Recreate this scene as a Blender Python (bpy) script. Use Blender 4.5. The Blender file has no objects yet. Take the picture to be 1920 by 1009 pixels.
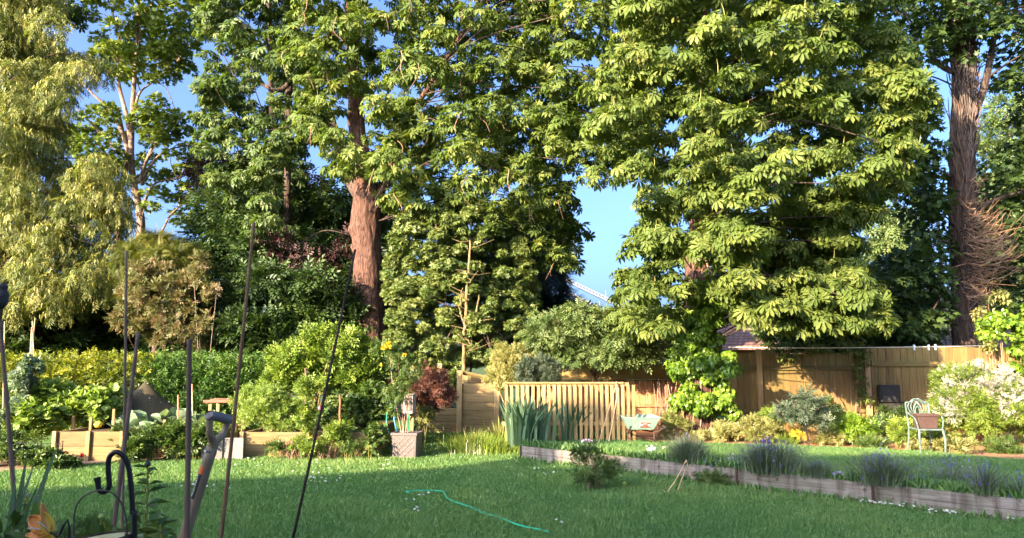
import bpy, math, random
import numpy as np
from mathutils import Vector, Matrix, noise as mnoise

sc = bpy.context.scene
R = math.radians
rng = np.random.default_rng(11)
random.seed(11)

# ------------------------------------------------------------------ camera, sky, sun, exposure
W0, H0, F0 = 1920.0, 1009.0, 1400.0          # photograph's pixel frame and focal length in pixels
CAMZ, PITCH = 1.71, R(7.17)
cam_d = bpy.data.cameras.new("camera")
cam_d.sensor_width = 36.0
cam_d.lens = F0 / W0 * 36.0
cam_d.clip_start, cam_d.clip_end = 0.05, 3000
cam_d.dof.use_dof = True
cam_d.dof.focus_distance = 14.0
cam_d.dof.aperture_fstop = 11.0
cam = bpy.data.objects.new("camera", cam_d)
cam.location = (0, 0, CAMZ)
cam.rotation_euler = (R(90) + PITCH, 0, 0)
sc.collection.objects.link(cam)
sc.camera = cam

SUN_EL, SUN_PHI = R(19), R(44)               # low evening sun behind and to the left of the camera
world = bpy.data.worlds.new("World")
sc.world = world
world.use_nodes = True
wn = world.node_tree.nodes
sky = wn.new("ShaderNodeTexSky")
sky.sky_type = 'NISHITA'
sky.sun_disc = False
sky.sun_elevation = SUN_EL
sky.sun_rotation = R(180) + SUN_PHI
sky.altitude = 50
sky.air_density = 0.5
sky.dust_density = 6.0
sky.ozone_density = 5.0
bg = wn["Background"]
bg.inputs["Strength"].default_value = 0.145
world.node_tree.links.new(sky.outputs[0], bg.inputs[0])

sun_d = bpy.data.lights.new("sun", 'SUN')
sun_d.energy = 4.4
sun_d.angle = R(0.55)
sun_d.color = (1.0, 0.79, 0.54)
sun = bpy.data.objects.new("sun", sun_d)
TRAVEL = Vector((math.sin(SUN_PHI) * math.cos(SUN_EL), math.cos(SUN_PHI) * math.cos(SUN_EL), -math.sin(SUN_EL)))
sun.rotation_euler = TRAVEL.to_track_quat('-Z', 'Y').to_euler()
sun.location = (-20, -20, 20)
sc.collection.objects.link(sun)

sc.view_settings.view_transform = 'Standard'
sc.view_settings.look = 'None'
sc.view_settings.gamma = 1
sc.view_settings.exposure = 2.4
sc.cycles.max_bounces = 6
sc.cycles.diffuse_bounces = 4
sc.cycles.transmission_bounces = 3
sc.cycles.glossy_bounces = 2
sc.cycles.use_denoising = True

# ------------------------------------------------------------------ geometry helpers
CT, ST = math.cos(PITCH), math.sin(PITCH)

def P(px, py, D):
    """world point that lies D metres ahead of the camera on the ray through the photograph's pixel"""
    u, v = (px - W0 / 2) / F0, (H0 / 2 - py) / F0
    y, z = CT - v * ST, ST + v * CT
    k = D / y
    return np.array((u * k, D, CAMZ + z * k))

def G(px, py, z=0.0):
    """world point at height z on the ray through the photograph's pixel"""
    u, v = (px - W0 / 2) / F0, (H0 / 2 - py) / F0
    y, zz = CT - v * ST, ST + v * CT
    k = (z - CAMZ) / zz
    return np.array((u * k, y * k, z))

def S(D):
    """metres per photograph pixel at distance D"""
    return D / F0

def nrm(a):
    return a / np.maximum(np.linalg.norm(a, axis=-1, keepdims=True), 1e-9)

def link(o):
    sc.collection.objects.link(o)
    return o

def tag(o, label=None, cat=None, group=None, kind=None):
    if label: o['label'] = label
    if cat: o['category'] = cat
    if group: o['group'] = group
    if kind: o['kind'] = kind
    return o

def thing(name, label, cat, loc=(0, 0, 0), group=None, rz=0.0):
    o = link(bpy.data.objects.new(name, None))
    o.empty_display_size = 0.2
    o.location = [float(c) for c in loc]
    o.rotation_euler = (0, 0, rz)
    return tag(o, label, cat, group)

def obj_from(name, V, F, mat, parent=None, rnd=None, local=False, smooth=False, nfix=0):
    """V (n,3) world points (or the parent's own if local); F either (m,k) array or list of tuples"""
    V = np.asarray(V, dtype=np.float64)
    if parent is not None and not local:
        a = parent
        off = np.zeros(3)
        while a is not None:
            off += np.array(a.location); a = a.parent
        V = V - off
    me = bpy.data.meshes.new(name)
    if isinstance(F, np.ndarray):
        m, k = F.shape
        me.vertices.add(len(V)); me.vertices.foreach_set("co", V.astype(np.float32).ravel())
        me.loops.add(m * k); me.loops.foreach_set("vertex_index", F.astype(np.int32).ravel())
        me.polygons.add(m)
        me.polygons.foreach_set("loop_start", np.arange(0, m * k, k, dtype=np.int32))
        me.polygons.foreach_set("loop_total", np.full(m, k, dtype=np.int32))
        me.update(calc_edges=True)
    else:
        me.from_pydata([tuple(v) for v in V], [], F)
        me.update()
    if rnd is not None:
        at = me.attributes.new("rnd", 'FLOAT', 'POINT')
        at.data.foreach_set("value", np.asarray(rnd, dtype=np.float32))
    if smooth:
        me.polygons.foreach_set("use_smooth", np.ones(len(me.polygons), dtype=bool))
    me.materials.append(mat)
    o = link(bpy.data.objects.new(name, me))
    if parent is not None: o.parent = parent
    return o

class MB:
    """collects simple solids and builds them as one mesh"""
    def __init__(s): s.v, s.f, s.r, s.n = [], [], [], 0
    def add(s, V, F, r=None):
        V = np.asarray(V, dtype=float)
        s.v.append(V); s.f += [tuple(i + s.n for i in f) for f in F]
        s.r += [random.random() if r is None else r] * len(V); s.n += len(V)
        return s
    def box(s, c, size, rz=0.0, r=None, tilt=0.0, taper=1.0):
        x, y, z = [d / 2 for d in size]
        V = np.array([(sx * x * (taper if sz < 0 else 1), sy * y * (taper if sz < 0 else 1), sz * z) for sz in (-1, 1) for sy in (-1, 1) for sx in (-1, 1)])
        if tilt:
            a, b = math.cos(tilt), math.sin(tilt)
            V = np.stack([V[:, 0] * a - V[:, 2] * b, V[:, 1], V[:, 0] * b + V[:, 2] * a], 1)
        a, b = math.cos(rz), math.sin(rz)
        V = np.stack([V[:, 0] * a - V[:, 1] * b, V[:, 0] * b + V[:, 1] * a, V[:, 2]], 1) + np.array(c)
        return s.add(V, [(0, 2, 3, 1), (4, 5, 7, 6), (0, 1, 5, 4), (2, 6, 7, 3), (0, 4, 6, 2), (1, 3, 7, 5)], r)
    def tube(s, pts, rad, seg=8, r=None, rough=0.0, closed=False, flat=1.0):
        pts = np.asarray(pts, dtype=float)
        n = len(pts)
        rad = np.full(n, rad) if np.isscalar(rad) else np.asarray(rad, float)
        T = np.gradient(pts, axis=0) if not closed else np.roll(pts, -1, 0) - np.roll(pts, 1, 0)
        T = nrm(T)
        ref = np.array((0, 0, 1.0)) if abs(T[0][2]) < 0.8 else np.array((0, 1.0, 0))
        X = nrm(np.cross(ref, T[0])); V = []
        ang = np.linspace(0, 2 * math.pi, seg, endpoint=False)
        for i in range(n):
            X = nrm(X - T[i] * np.dot(X, T[i])); Y = np.cross(T[i], X)
            rr = rad[i] * (1 + rough * rng.standard_normal(seg))
            V.append(pts[i] + rr[:, None] * (np.cos(ang)[:, None] * X + flat * np.sin(ang)[:, None] * Y))
        V = np.concatenate(V); F = []
        for i in range(n if closed else n - 1):
            a0, b0 = i * seg, ((i + 1) % n) * seg
            for j in range(seg):
                k = (j + 1) % seg
                F.append((a0 + j, a0 + k, b0 + k, b0 + j))
        if not closed:
            F.append(tuple(range(seg - 1, -1, -1))); F.append(tuple((n - 1) * seg + j for j in range(seg)))
        return s.add(V, F, r)
    def build(s, name, mat, parent=None, local=False, smooth=False, bevel=0.0):
        o = obj_from(name, np.concatenate(s.v), s.f, mat, parent, s.r, local, smooth)
        if bevel:
            m = o.modifiers.new("edge", 'BEVEL'); m.width = bevel; m.segments = 2; m.limit_method = 'ANGLE'
        return o

def bez(pts, n):
    """smooth curve through points (Catmull-Rom)"""
    p = np.asarray(pts, float)
    p = np.vstack([2 * p[0] - p[1], p, 2 * p[-1] - p[-2]])
    out = []
    m = len(p) - 3
    for t in np.linspace(0, m - 1e-6, n):
        i = int(t); u = t - i
        a, b, c, d = p[i], p[i + 1], p[i + 2], p[i + 3]
        out.append(0.5 * ((2 * b) + (c - a) * u + (2 * a - 5 * b + 4 * c - d) * u * u + (3 * b - a - 3 * c + d) * u ** 3))
    return np.array(out)

# ------------------------------------------------------------------ materials
def new_mat(name):
    m = bpy.data.materials.new(name); m.use_nodes = True
    return m, m.node_tree.nodes, m.node_tree.links, m.node_tree.nodes["Principled BSDF"]

def ramp(n, cols):
    r = n.new("ShaderNodeValToRGB")
    el = r.color_ramp.elements
    while len(el) < len(cols): el.new(0.5)
    for e, (p, c) in zip(el, cols):
        e.position = p; e.color = (*c, 1)
    return r

def leaf_mat(name, c0, c1, c2, rough=0.5, trans=0.25, spec=0.35, tint=(1.15, 1.25, 0.5)):
    m, n, l, b = new_mat(name)
    at = n.new("ShaderNodeAttribute"); at.attribute_name = "rnd"
    rp = ramp(n, [(0.0, c0), (0.55, c1), (1.0, c2)])
    l.new(at.outputs["Fac"], rp.inputs[0]); l.new(rp.outputs[0], b.inputs["Base Color"])
    b.inputs["Roughness"].default_value = rough
    b.inputs["Specular IOR Level"].default_value = spec
    tr = n.new("ShaderNodeBsdfTranslucent")
    mu = n.new("ShaderNodeMix"); mu.data_type = 'RGBA'; mu.blend_type = 'MULTIPLY'; mu.inputs[0].default_value = 1
    l.new(rp.outputs[0], mu.inputs[6]); mu.inputs[7].default_value = (*tint, 1)
    l.new(mu.outputs[2], tr.inputs[0])
    mx = n.new("ShaderNodeMixShader"); mx.inputs[0].default_value = trans
    l.new(b.outputs[0], mx.inputs[1]); l.new(tr.outputs[0], mx.inputs[2])
    l.new(mx.outputs[0], n["Material Output"].inputs[0])
    return m

def wood_mat(name, ca, cb, scale=(1.5, 14, 14), rough=0.8, green=0.0, dark=0.35, bump=0.25):
    m, n, l, b = new_mat(name)
    tc = n.new("ShaderNodeTexCoord"); mp = n.new("ShaderNodeMapping")
    mp.inputs["Scale"].default_value = scale
    l.new(tc.outputs["Object"], mp.inputs[0])
    at = n.new("ShaderNodeAttribute"); at.attribute_name = "rnd"
    ad = n.new("ShaderNodeVectorMath"); ad.operation = 'ADD'
    ml = n.new("ShaderNodeVectorMath"); ml.operation = 'SCALE'; ml.inputs["Scale"].default_value = 37.0
    cx = n.new("ShaderNodeCombineXYZ")
    for i in range(3): l.new(at.outputs["Fac"], cx.inputs[i])
    l.new(cx.outputs[0], ml.inputs[0]); l.new(ml.outputs[0], ad.inputs[1]); l.new(mp.outputs[0], ad.inputs[0])
    nz = n.new("ShaderNodeTexNoise"); nz.inputs["Scale"].default_value = 2.0; nz.inputs["Detail"].default_value = 8; nz.inputs["Roughness"].default_value = 0.65
    l.new(ad.outputs[0], nz.inputs["Vector"])
    rp = ramp(n, [(0.28, tuple(x * dark for x in ca)), (0.42, ca), (0.72, cb)])
    l.new(nz.outputs[0], rp.inputs[0])
    # board to board tone
    mr = n.new("ShaderNodeMapRange"); mr.inputs[3].default_value = 0.72; mr.inputs[4].default_value = 1.22
    l.new(at.outputs["Fac"], mr.inputs[0])
    sc_ = n.new("ShaderNodeVectorMath"); sc_.operation = 'SCALE'
    l.new(rp.outputs[0], sc_.inputs[0]); l.new(mr.outputs[0], sc_.inputs["Scale"])
    last = sc_.outputs[0]
    if green:
        n2 = n.new("ShaderNodeTexNoise"); n2.inputs["Scale"].default_value = 1.7; n2.inputs["Detail"].default_value = 5
        l.new(tc.outputs["Object"], n2.inputs["Vector"])
        r2 = ramp(n, [(0.38, (0, 0, 0)), (0.68, (green,) * 3)])
        l.new(n2.outputs[0], r2.inputs[0])
        mx = n.new("ShaderNodeMix"); mx.data_type = 'RGBA'
        l.new(r2.outputs[0], mx.inputs[0]); l.new(last, mx.inputs[6]); mx.inputs[7].default_value = (0.16, 0.15, 0.045, 1)
        last = mx.outputs[2]
    l.new(last, b.inputs["Base Color"])
    b.inputs["Roughness"].default_value = rough
    b.inputs["Specular IOR Level"].default_value = 0.2
    bp = n.new("ShaderNodeBump"); bp.inputs["Strength"].default_value = bump; bp.inputs["Distance"].default_value = 0.01
    l.new(nz.outputs[0], bp.inputs["Height"]); l.new(bp.outputs[0], b.inputs["Normal"])
    return m

def bark_mat(name, ca, cb, cc, sc_xy=9.0, sc_z=1.6, bump=1.0):
    m, n, l, b = new_mat(name)
    tc = n.new("ShaderNodeTexCoord"); mp = n.new("ShaderNodeMapping"); mp.inputs["Scale"].default_value = (sc_xy, sc_xy, sc_z)
    l.new(tc.outputs["Object"], mp.inputs[0])
    nz = n.new("ShaderNodeTexNoise"); nz.inputs["Scale"].default_value = 1.5; nz.inputs["Detail"].default_value = 9; nz.inputs["Roughness"].default_value = 0.7; nz.inputs["Distortion"].default_value = 0.6
    l.new(mp.outputs[0], nz.inputs["Vector"])
    rp = ramp(n, [(0.38, ca), (0.5, cb), (0.64, cc)])
    l.new(nz.outputs[0], rp.inputs[0]); l.new(rp.outputs[0], b.inputs["Base Color"])
    b.inputs["Roughness"].default_value = 0.9; b.inputs["Specular IOR Level"].default_value = 0.15
    bp = n.new("ShaderNodeBump"); bp.inputs["Strength"].default_value = bump; bp.inputs["Distance"].default_value = 0.05
    l.new(nz.outputs[0], bp.inputs["Height"]); l.new(bp.outputs[0], b.inputs["Normal"])
    return m

def plain(name, col, rough=0.6, metal=0.0, var=0.25, scale=9.0, col2=None, bump=0.0, spec=0.4):
    m, n, l, b = new_mat(name)
    tc = n.new("ShaderNodeTexCoord")
    nz = n.new("ShaderNodeTexNoise"); nz.inputs["Scale"].default_value = scale; nz.inputs["Detail"].default_value = 7; nz.inputs["Roughness"].default_value = 0.65
    l.new(tc.outputs["Object"], nz.inputs["Vector"])
    a = tuple(c * (1 - var) for c in col); c2 = col2 or tuple(min(1, c * (1 + var)) for c in col)
    rp = ramp(n, [(0.33, a), (0.5, col), (0.68, c2)])
    l.new(nz.outputs[0], rp.inputs[0]); l.new(rp.outputs[0], b.inputs["Base Color"])
    b.inputs["Roughness"].default_value = rough; b.inputs["Metallic"].default_value = metal
    b.inputs["Specular IOR Level"].default_value = spec
    if bump:
        bp = n.new("ShaderNodeBump"); bp.inputs["Strength"].default_value = bump; bp.inputs["Distance"].default_value = 0.02
        l.new(nz.outputs[0], bp.inputs["Height"]); l.new(bp.outputs[0], b.inputs["Normal"])
    return m

M = {}
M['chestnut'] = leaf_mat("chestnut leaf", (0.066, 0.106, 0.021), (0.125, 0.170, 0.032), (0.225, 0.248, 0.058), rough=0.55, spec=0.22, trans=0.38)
M['chestnut_shaded'] = leaf_mat("shaded chestnut leaf", (0.055, 0.095, 0.022), (0.10, 0.145, 0.034), (0.185, 0.215, 0.062), rough=0.5, trans=0.38)  # darker copy of the chestnut leaf, shade put into the colour
M['pale_drop'] = leaf_mat("pale drooping leaf", (0.09, 0.13, 0.022), (0.18, 0.195, 0.04), (0.37, 0.33, 0.085))
M['sycamore'] = leaf_mat("sycamore leaf", (0.08, 0.125, 0.018), (0.15, 0.20, 0.028), (0.25, 0.29, 0.04))
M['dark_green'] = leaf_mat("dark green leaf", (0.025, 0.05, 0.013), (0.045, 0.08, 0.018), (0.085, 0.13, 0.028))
M['copper'] = leaf_mat("copper leaf", (0.04, 0.022, 0.022), (0.075, 0.038, 0.036), (0.13, 0.07, 0.062), tint=(1.3, .6, .6))
M['yew'] = leaf_mat("golden yew leaf", (0.055, 0.075, 0.012), (0.11, 0.12, 0.016), (0.19, 0.175, 0.022))
M['pink_shrub'] = leaf_mat("bronze young leaf", (0.10, 0.125, 0.03), (0.17, 0.17, 0.052), (0.32, 0.215, 0.12), tint=(1.2, .9, .6))
M['privet'] = leaf_mat("golden privet leaf", (0.055, 0.095, 0.010), (0.15, 0.185, 0.014), (0.40, 0.38, 0.03), rough=0.4)
M['laurel'] = leaf_mat("laurel leaf", (0.032, 0.08, 0.012), (0.065, 0.135, 0.02), (0.125, 0.20, 0.03), rough=0.45, spec=0.3)
M['lime_shrub'] = leaf_mat("lime shrub leaf", (0.085, 0.15, 0.02), (0.165, 0.24, 0.03), (0.28, 0.34, 0.05))
M['holly'] = leaf_mat("holly leaf", (0.065, 0.11, 0.02), (0.125, 0.17, 0.034), (0.24, 0.255, 0.068), rough=0.4, spec=0.4, trans=0.1)
M['conifer'] = leaf_mat("blue conifer needle", (0.02, 0.035, 0.022), (0.032, 0.052, 0.036), (0.055, 0.08, 0.055), trans=0.08)
M['apple'] = leaf_mat("apple leaf", (0.07, 0.115, 0.03), (0.13, 0.18, 0.05), (0.21, 0.25, 0.09))
M['variegated'] = leaf_mat("cream variegated leaf", (0.18, 0.20, 0.05), (0.33, 0.30, 0.09), (0.50, 0.44, 0.18))
M['blue_green'] = leaf_mat("grey green leaf", (0.06, 0.09, 0.05), (0.10, 0.135, 0.08), (0.16, 0.195, 0.12))
M['acer'] = leaf_mat("red acer leaf", (0.12, 0.05, 0.035), (0.20, 0.09, 0.06), (0.30, 0.155, 0.105), tint=(1.3, .7, .6))
M['rose'] = leaf_mat("rose leaf", (0.045, 0.085, 0.02), (0.085, 0.14, 0.03), (0.16, 0.21, 0.05), rough=0.35)
M['iris'] = leaf_mat("iris blade", (0.055, 0.11, 0.06), (0.09, 0.16, 0.085), (0.14, 0.215, 0.10), rough=0.45)
M['ivy'] = leaf_mat("ivy leaf", (0.075, 0.15, 0.014), (0.15, 0.255, 0.02), (0.25, 0.35, 0.04), rough=0.35, spec=0.5)
M['grass'] = leaf_mat("grass blade", (0.07, 0.165, 0.048), (0.135, 0.245, 0.068), (0.27, 0.345, 0.105), rough=0.5, trans=0.35)
M['tall_grass'] = leaf_mat("tufted stem", (0.13, 0.17, 0.035), (0.23, 0.25, 0.06), (0.42, 0.38, 0.17))
M['squash'] = leaf_mat("squash leaf", (0.15, 0.23, 0.045), (0.25, 0.34, 0.065), (0.36, 0.44, 0.11), trans=0.35)
M['cabbage'] = leaf_mat("cabbage leaf", (0.12, 0.19, 0.10), (0.20, 0.27, 0.16), (0.30, 0.36, 0.23))
M['lavender'] = leaf_mat("lavender stem", (0.075, 0.11, 0.06), (0.12, 0.155, 0.085), (0.19, 0.21, 0.13))
M['lavender_flower'] = leaf_mat("lavender flower", (0.07, 0.055, 0.20), (0.13, 0.10, 0.34), (0.26, 0.20, 0.52), tint=(1, 1, 1))
M['white_flower'] = leaf_mat("cream flower", (0.42, 0.38, 0.26), (0.55, 0.51, 0.40), (0.66, 0.63, 0.54), tint=(1, 1, 1))
M['gold_cover'] = leaf_mat("golden ground leaf", (0.15, 0.17, 0.045), (0.27, 0.265, 0.08), (0.45, 0.41, 0.17))
M['dead_stem'] = leaf_mat("dry stem", (0.14, 0.075, 0.045), (0.26, 0.15, 0.09), (0.40, 0.25, 0.16), trans=0.0)
M['yellow_petal'] = leaf_mat("yellow petal", (0.55, 0.40, 0.02), (0.66, 0.50, 0.03), (0.72, 0.60, 0.08), tint=(1, 1, .6))
M['ivy_stem'] = leaf_mat("clinging ivy stem", (0.018, 0.009, 0.0065), (0.046, 0.025, 0.017), (0.10, 0.058, 0.037), trans=0.0)  # dry stem darkened, the trunk's shade put into its colour
M['stalk'] = leaf_mat("yellow stalk", (0.25, 0.24, 0.05), (0.36, 0.33, 0.07), (0.45, 0.38, 0.10))

M['bark_red'] = bark_mat("chestnut bark", (0.035, 0.018, 0.012), (0.12, 0.061, 0.042), (0.205, 0.115, 0.080), 22, 4.0)
M['bark_pale'] = bark_mat("pale bark", (0.13, 0.082, 0.058), (0.235, 0.155, 0.11), (0.33, 0.24, 0.18), 6, 1.2, 0.5)
M['bark_tan'] = bark_mat("tan bark", (0.15, 0.10, 0.045), (0.26, 0.18, 0.08), (0.36, 0.27, 0.14), 12, 3, 0.5)
M['bark_dark'] = bark_mat("dark bark", (0.028, 0.019, 0.015), (0.07, 0.047, 0.036), (0.14, 0.098, 0.075), 9, 1.8, 1.0)

M['sleeper'] = wood_mat("garden timber", (0.235, 0.145, 0.065), (0.36, 0.24, 0.115), (1.2, 10, 16), green=0.5)
M['sleeper_upright'] = wood_mat("timber post", (0.33, 0.20, 0.09), (0.50, 0.34, 0.17), (14, 14, 1.2), green=0.4)
def board_mat():
    """weathered softwood: faint grain along the board, dark runs of damp down its face, knots, green at the foot"""
    m, n, l, b = new_mat("weathered board")
    tc = n.new("ShaderNodeTexCoord")
    def nz(scale, s, det=6):
        mp = n.new("ShaderNodeMapping"); mp.inputs["Scale"].default_value = scale; l.new(tc.outputs["Object"], mp.inputs[0])
        t = n.new("ShaderNodeTexNoise"); t.inputs["Scale"].default_value = s; t.inputs["Detail"].default_value = det; t.inputs["Roughness"].default_value = 0.6; l.new(mp.outputs[0], t.inputs["Vector"]); return t
    g = nz((1.2, 1.2, 22), 2.0, 8); r1 = ramp(n, [(0.3, (0.145, 0.118, 0.10)), (0.5, (0.21, 0.178, 0.155)), (0.72, (0.285, 0.25, 0.225))]); l.new(g.outputs[0], r1.inputs[0])
    st = nz((6, 6, 0.7), 1.6); r2 = ramp(n, [(0.36, (0.34, 0.30, 0.25)), (0.52, (1, 1, 1))]); l.new(st.outputs[0], r2.inputs[0])
    bl = nz((1, 1, 1), 2.2); r3 = ramp(n, [(0.40, (0.72, 0.74, 0.62)), (0.62, (1.1, 1.06, 1.02))]); l.new(bl.outputs[0], r3.inputs[0])
    last = r1.outputs[0]
    for q, f in ((r2, .75), (r3, .9)):
        mx = n.new("ShaderNodeMix"); mx.data_type = 'RGBA'; mx.blend_type = 'MULTIPLY'; mx.inputs[0].default_value = f
        l.new(last, mx.inputs[6]); l.new(q.outputs[0], mx.inputs[7]); last = mx.outputs[2]
    vo = n.new("ShaderNodeTexVoronoi"); vo.inputs["Scale"].default_value = 5.0; l.new(tc.outputs["Object"], vo.inputs["Vector"])
    rk = ramp(n, [(0.0, (0.30, 0.22, 0.17)), (0.10, (0.5, 0.42, 0.36)), (0.14, (1, 1, 1))]); l.new(vo.outputs["Distance"], rk.inputs[0])
    mx = n.new("ShaderNodeMix"); mx.data_type = 'RGBA'; mx.blend_type = 'MULTIPLY'; mx.inputs[0].default_value = .8
    l.new(last, mx.inputs[6]); l.new(rk.outputs[0], mx.inputs[7])
    l.new(mx.outputs[2], b.inputs["Base Color"]); b.inputs["Roughness"].default_value = 0.85; b.inputs["Specular IOR Level"].default_value = 0.15
    bp = n.new("ShaderNodeBump"); bp.inputs["Strength"].default_value = 0.4; bp.inputs["Distance"].default_value = 0.01; l.new(g.outputs[0], bp.inputs["Height"]); l.new(bp.outputs[0], b.inputs["Normal"])
    return m
M['grey_board'] = board_mat()
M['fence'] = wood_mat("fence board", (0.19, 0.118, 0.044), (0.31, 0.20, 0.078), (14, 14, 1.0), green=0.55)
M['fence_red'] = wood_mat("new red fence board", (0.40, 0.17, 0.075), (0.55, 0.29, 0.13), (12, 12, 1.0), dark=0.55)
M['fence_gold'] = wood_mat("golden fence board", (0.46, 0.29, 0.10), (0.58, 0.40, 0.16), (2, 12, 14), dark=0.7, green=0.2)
M['rail'] = wood_mat("fence rail", (0.15, 0.10, 0.038), (0.24, 0.17, 0.068), (1.0, 12, 14), green=0.5)
M['picket'] = wood_mat("picket timber", (0.36, 0.225, 0.085), (0.50, 0.335, 0.15), (14, 14, 1.2), dark=0.6)
M['cane'] = wood_mat("weathered cane", (0.155, 0.10, 0.068), (0.24, 0.16, 0.11), (30, 30, 2), dark=0.6, bump=0.1)
M['cane_tan'] = wood_mat("tan cane", (0.17, 0.095, 0.045), (0.26, 0.155, 0.075), (30, 30, 2), dark=0.6, bump=0.1)
M['cane_sun'] = wood_mat("pale cane", (0.52, 0.30, 0.16), (0.66, 0.42, 0.25), (30, 30, 2), dark=0.7, bump=0.1)
M['soil'] = plain("soil", (0.13, 0.085, 0.055), 0.95, var=0.5, scale=22, bump=0.8, spec=0.1)
M['bare'] = plain("bare path", (0.30, 0.20, 0.13), 0.95, var=0.4, scale=14, bump=0.6, spec=0.1)
M['mulch'] = plain("dry mulch", (0.42, 0.22, 0.11), 0.95, var=0.5, scale=35, bump=0.8, spec=0.1)
M['turf'] = plain("turf", (0.085, 0.16, 0.035), 0.95, var=0.35, scale=6, col2=(0.10, 0.15, 0.035), bump=0.3, spec=0.1)
M['far_ground'] = plain("meadow", (0.07, 0.10, 0.035), 0.95, var=0.4, scale=0.6, spec=0.1)
M['black_iron'] = plain("black painted iron", (0.006, 0.006, 0.007), 0.42, var=0.3, scale=40, spec=0.3)
M['wire'] = plain("dull wire", (0.06, 0.055, 0.05), 0.5, metal=0.6, scale=40)
M['rust'] = plain("rusty metal", (0.07, 0.035, 0.022), 0.8, var=0.5, scale=30)
M['planter'] = plain("grey brown planter", (0.13, 0.102, 0.092), 0.6, var=0.12, scale=20)
M['planter_line'] = plain("worn planter ridge", (0.24, 0.195, 0.175), 0.6, var=0.1)
M['reel'] = plain("grey plastic", (0.36, 0.32, 0.31), 0.4, var=0.1, scale=5)
M['hose'] = plain("green hose", (0.015, 0.33, 0.16), 0.35, var=0.15, scale=12)
M['hose_blue'] = plain("blue hose", (0.02, 0.23, 0.42), 0.35, var=0.1)
M['barrow'] = plain("pale green tray", (0.20, 0.32, 0.24), 0.5, var=0.14, scale=6, col2=(0.28, 0.36, 0.29))
M['white_paint'] = plain("white paint", (0.72, 0.70, 0.66), 0.5, var=0.06)
M['red_mark'] = plain("brick red marking", (0.40, 0.10, 0.075), 0.6, var=0.15)
M['tyre'] = plain("black rubber", (0.025, 0.025, 0.025), 0.8, var=0.2)
M['chair'] = plain("verdigris cast metal", (0.12, 0.175, 0.15), 0.55, metal=0.1, var=0.4, scale=18, col2=(0.25, 0.265, 0.22))
M['pot'] = plain("brown plastic pot", (0.085, 0.048, 0.038), 0.45, var=0.12, scale=8)
M['slate'] = plain("dark grey panel", (0.03, 0.028, 0.026), 0.7, var=0.2, scale=8)
M['slab'] = plain("grey slab", (0.20, 0.175, 0.16), 0.8, var=0.18, scale=14)
M['orange_metal'] = plain("orange painted metal", (0.56, 0.20, 0.02), 0.4, var=0.25, scale=25)
M['yellow_metal'] = plain("yellow painted metal", (0.66, 0.40, 0.02), 0.4, var=0.15, scale=25)
M['spade'] = plain("grey brown shaft", (0.22, 0.16, 0.092), 0.5, var=0.18, scale=14)
M['spade_grip'] = plain("grey grip", (0.15, 0.138, 0.13), 0.45, var=0.15, scale=16)
M['black'] = plain("black sticker", (0.012, 0.012, 0.014), 0.5, var=0.1)
M['cream'] = plain("cream print", (0.60, 0.58, 0.50), 0.5, var=0.05)
M['orange_print'] = plain("orange print", (0.55, 0.10, 0.02), 0.5, var=0.05)
M['steel'] = plain("steel", (0.40, 0.40, 0.41), 0.3, metal=1.0, var=0.1)
M['netting'] = plain("brown netting", (0.07, 0.058, 0.034), 0.95, var=0.5, scale=45, bump=0.6, spec=0.1)
M['line'] = plain("clothes line cord", (0.72, 0.66, 0.54), 0.5, var=0.05)
M['peg'] = plain("pale blue peg", (0.62, 0.74, 0.80), 0.4, var=0.04)
M['pole'] = plain("grey pole", (0.27, 0.27, 0.28), 0.5, var=0.1)
M['crane'] = plain("grey crane steel", (0.17, 0.175, 0.20), 0.5, var=0.1)
M['ball'] = plain("yellow ball felt", (0.55, 0.62, 0.08), 0.9, var=0.1, scale=60)
M['poppy'] = plain("red poppy petal", (0.55, 0.05, 0.02), 0.5, var=0.15)
M['pink'] = plain("pink bloom", (0.55, 0.12, 0.22), 0.5, var=0.15)
M['lilac'] = plain("lilac bloom", (0.46, 0.33, 0.56), 0.6, var=0.2, scale=60)
M['blue_plastic'] = plain("pale blue plastic", (0.42, 0.55, 0.66), 0.4, var=0.05)
M['wall'] = plain("rendered wall", (0.40, 0.35, 0.29), 0.9, var=0.1, scale=3)
M['render_brick'] = plain("red brick wall", (0.30, 0.13, 0.085), 0.9, var=0.25, scale=12)
M['window'] = plain("dark window glass", (0.03, 0.04, 0.05), 0.1, var=0.1, spec=0.8)
M['log'] = plain("pale cut wood", (0.40, 0.36, 0.14), 0.85, var=0.3, scale=30, col2=(0.48, 0.46, 0.28))

def roof_mat():
    m, n, l, b = new_mat("clay roof tiles")
    tc = n.new("ShaderNodeTexCoord")
    br = n.new("ShaderNodeTexBrick")
    br.inputs["Scale"].default_value = 1.0; br.inputs["Brick Width"].default_value = 0.17; br.inputs["Row Height"].default_value = 0.10
    br.inputs["Mortar Size"].default_value = 0.012; br.inputs["Color1"].default_value = (0.24, 0.125, 0.10, 1)
    br.inputs["Color2"].default_value = (0.33, 0.19, 0.155, 1); br.inputs["Mortar"].default_value = (0.07, 0.04, 0.035, 1)
    mp = n.new("ShaderNodeMapping"); mp.inputs["Rotation"].default_value = (R(90), 0, 0)
    l.new(tc.outputs["Object"], mp.inputs[0]); l.new(mp.outputs[0], br.inputs["Vector"])
    l.new(br.outputs[0], b.inputs["Base Color"]); b.inputs["Roughness"].default_value = 0.85
    bp = n.new("ShaderNodeBump"); bp.inputs["Strength"].default_value = 0.6; bp.inputs["Distance"].default_value = 0.02; bp.invert = True
    l.new(br.outputs["Fac"], bp.inputs["Height"]); l.new(bp.outputs[0], b.inputs["Normal"])
    return m
M['roof'] = roof_mat()

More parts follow.
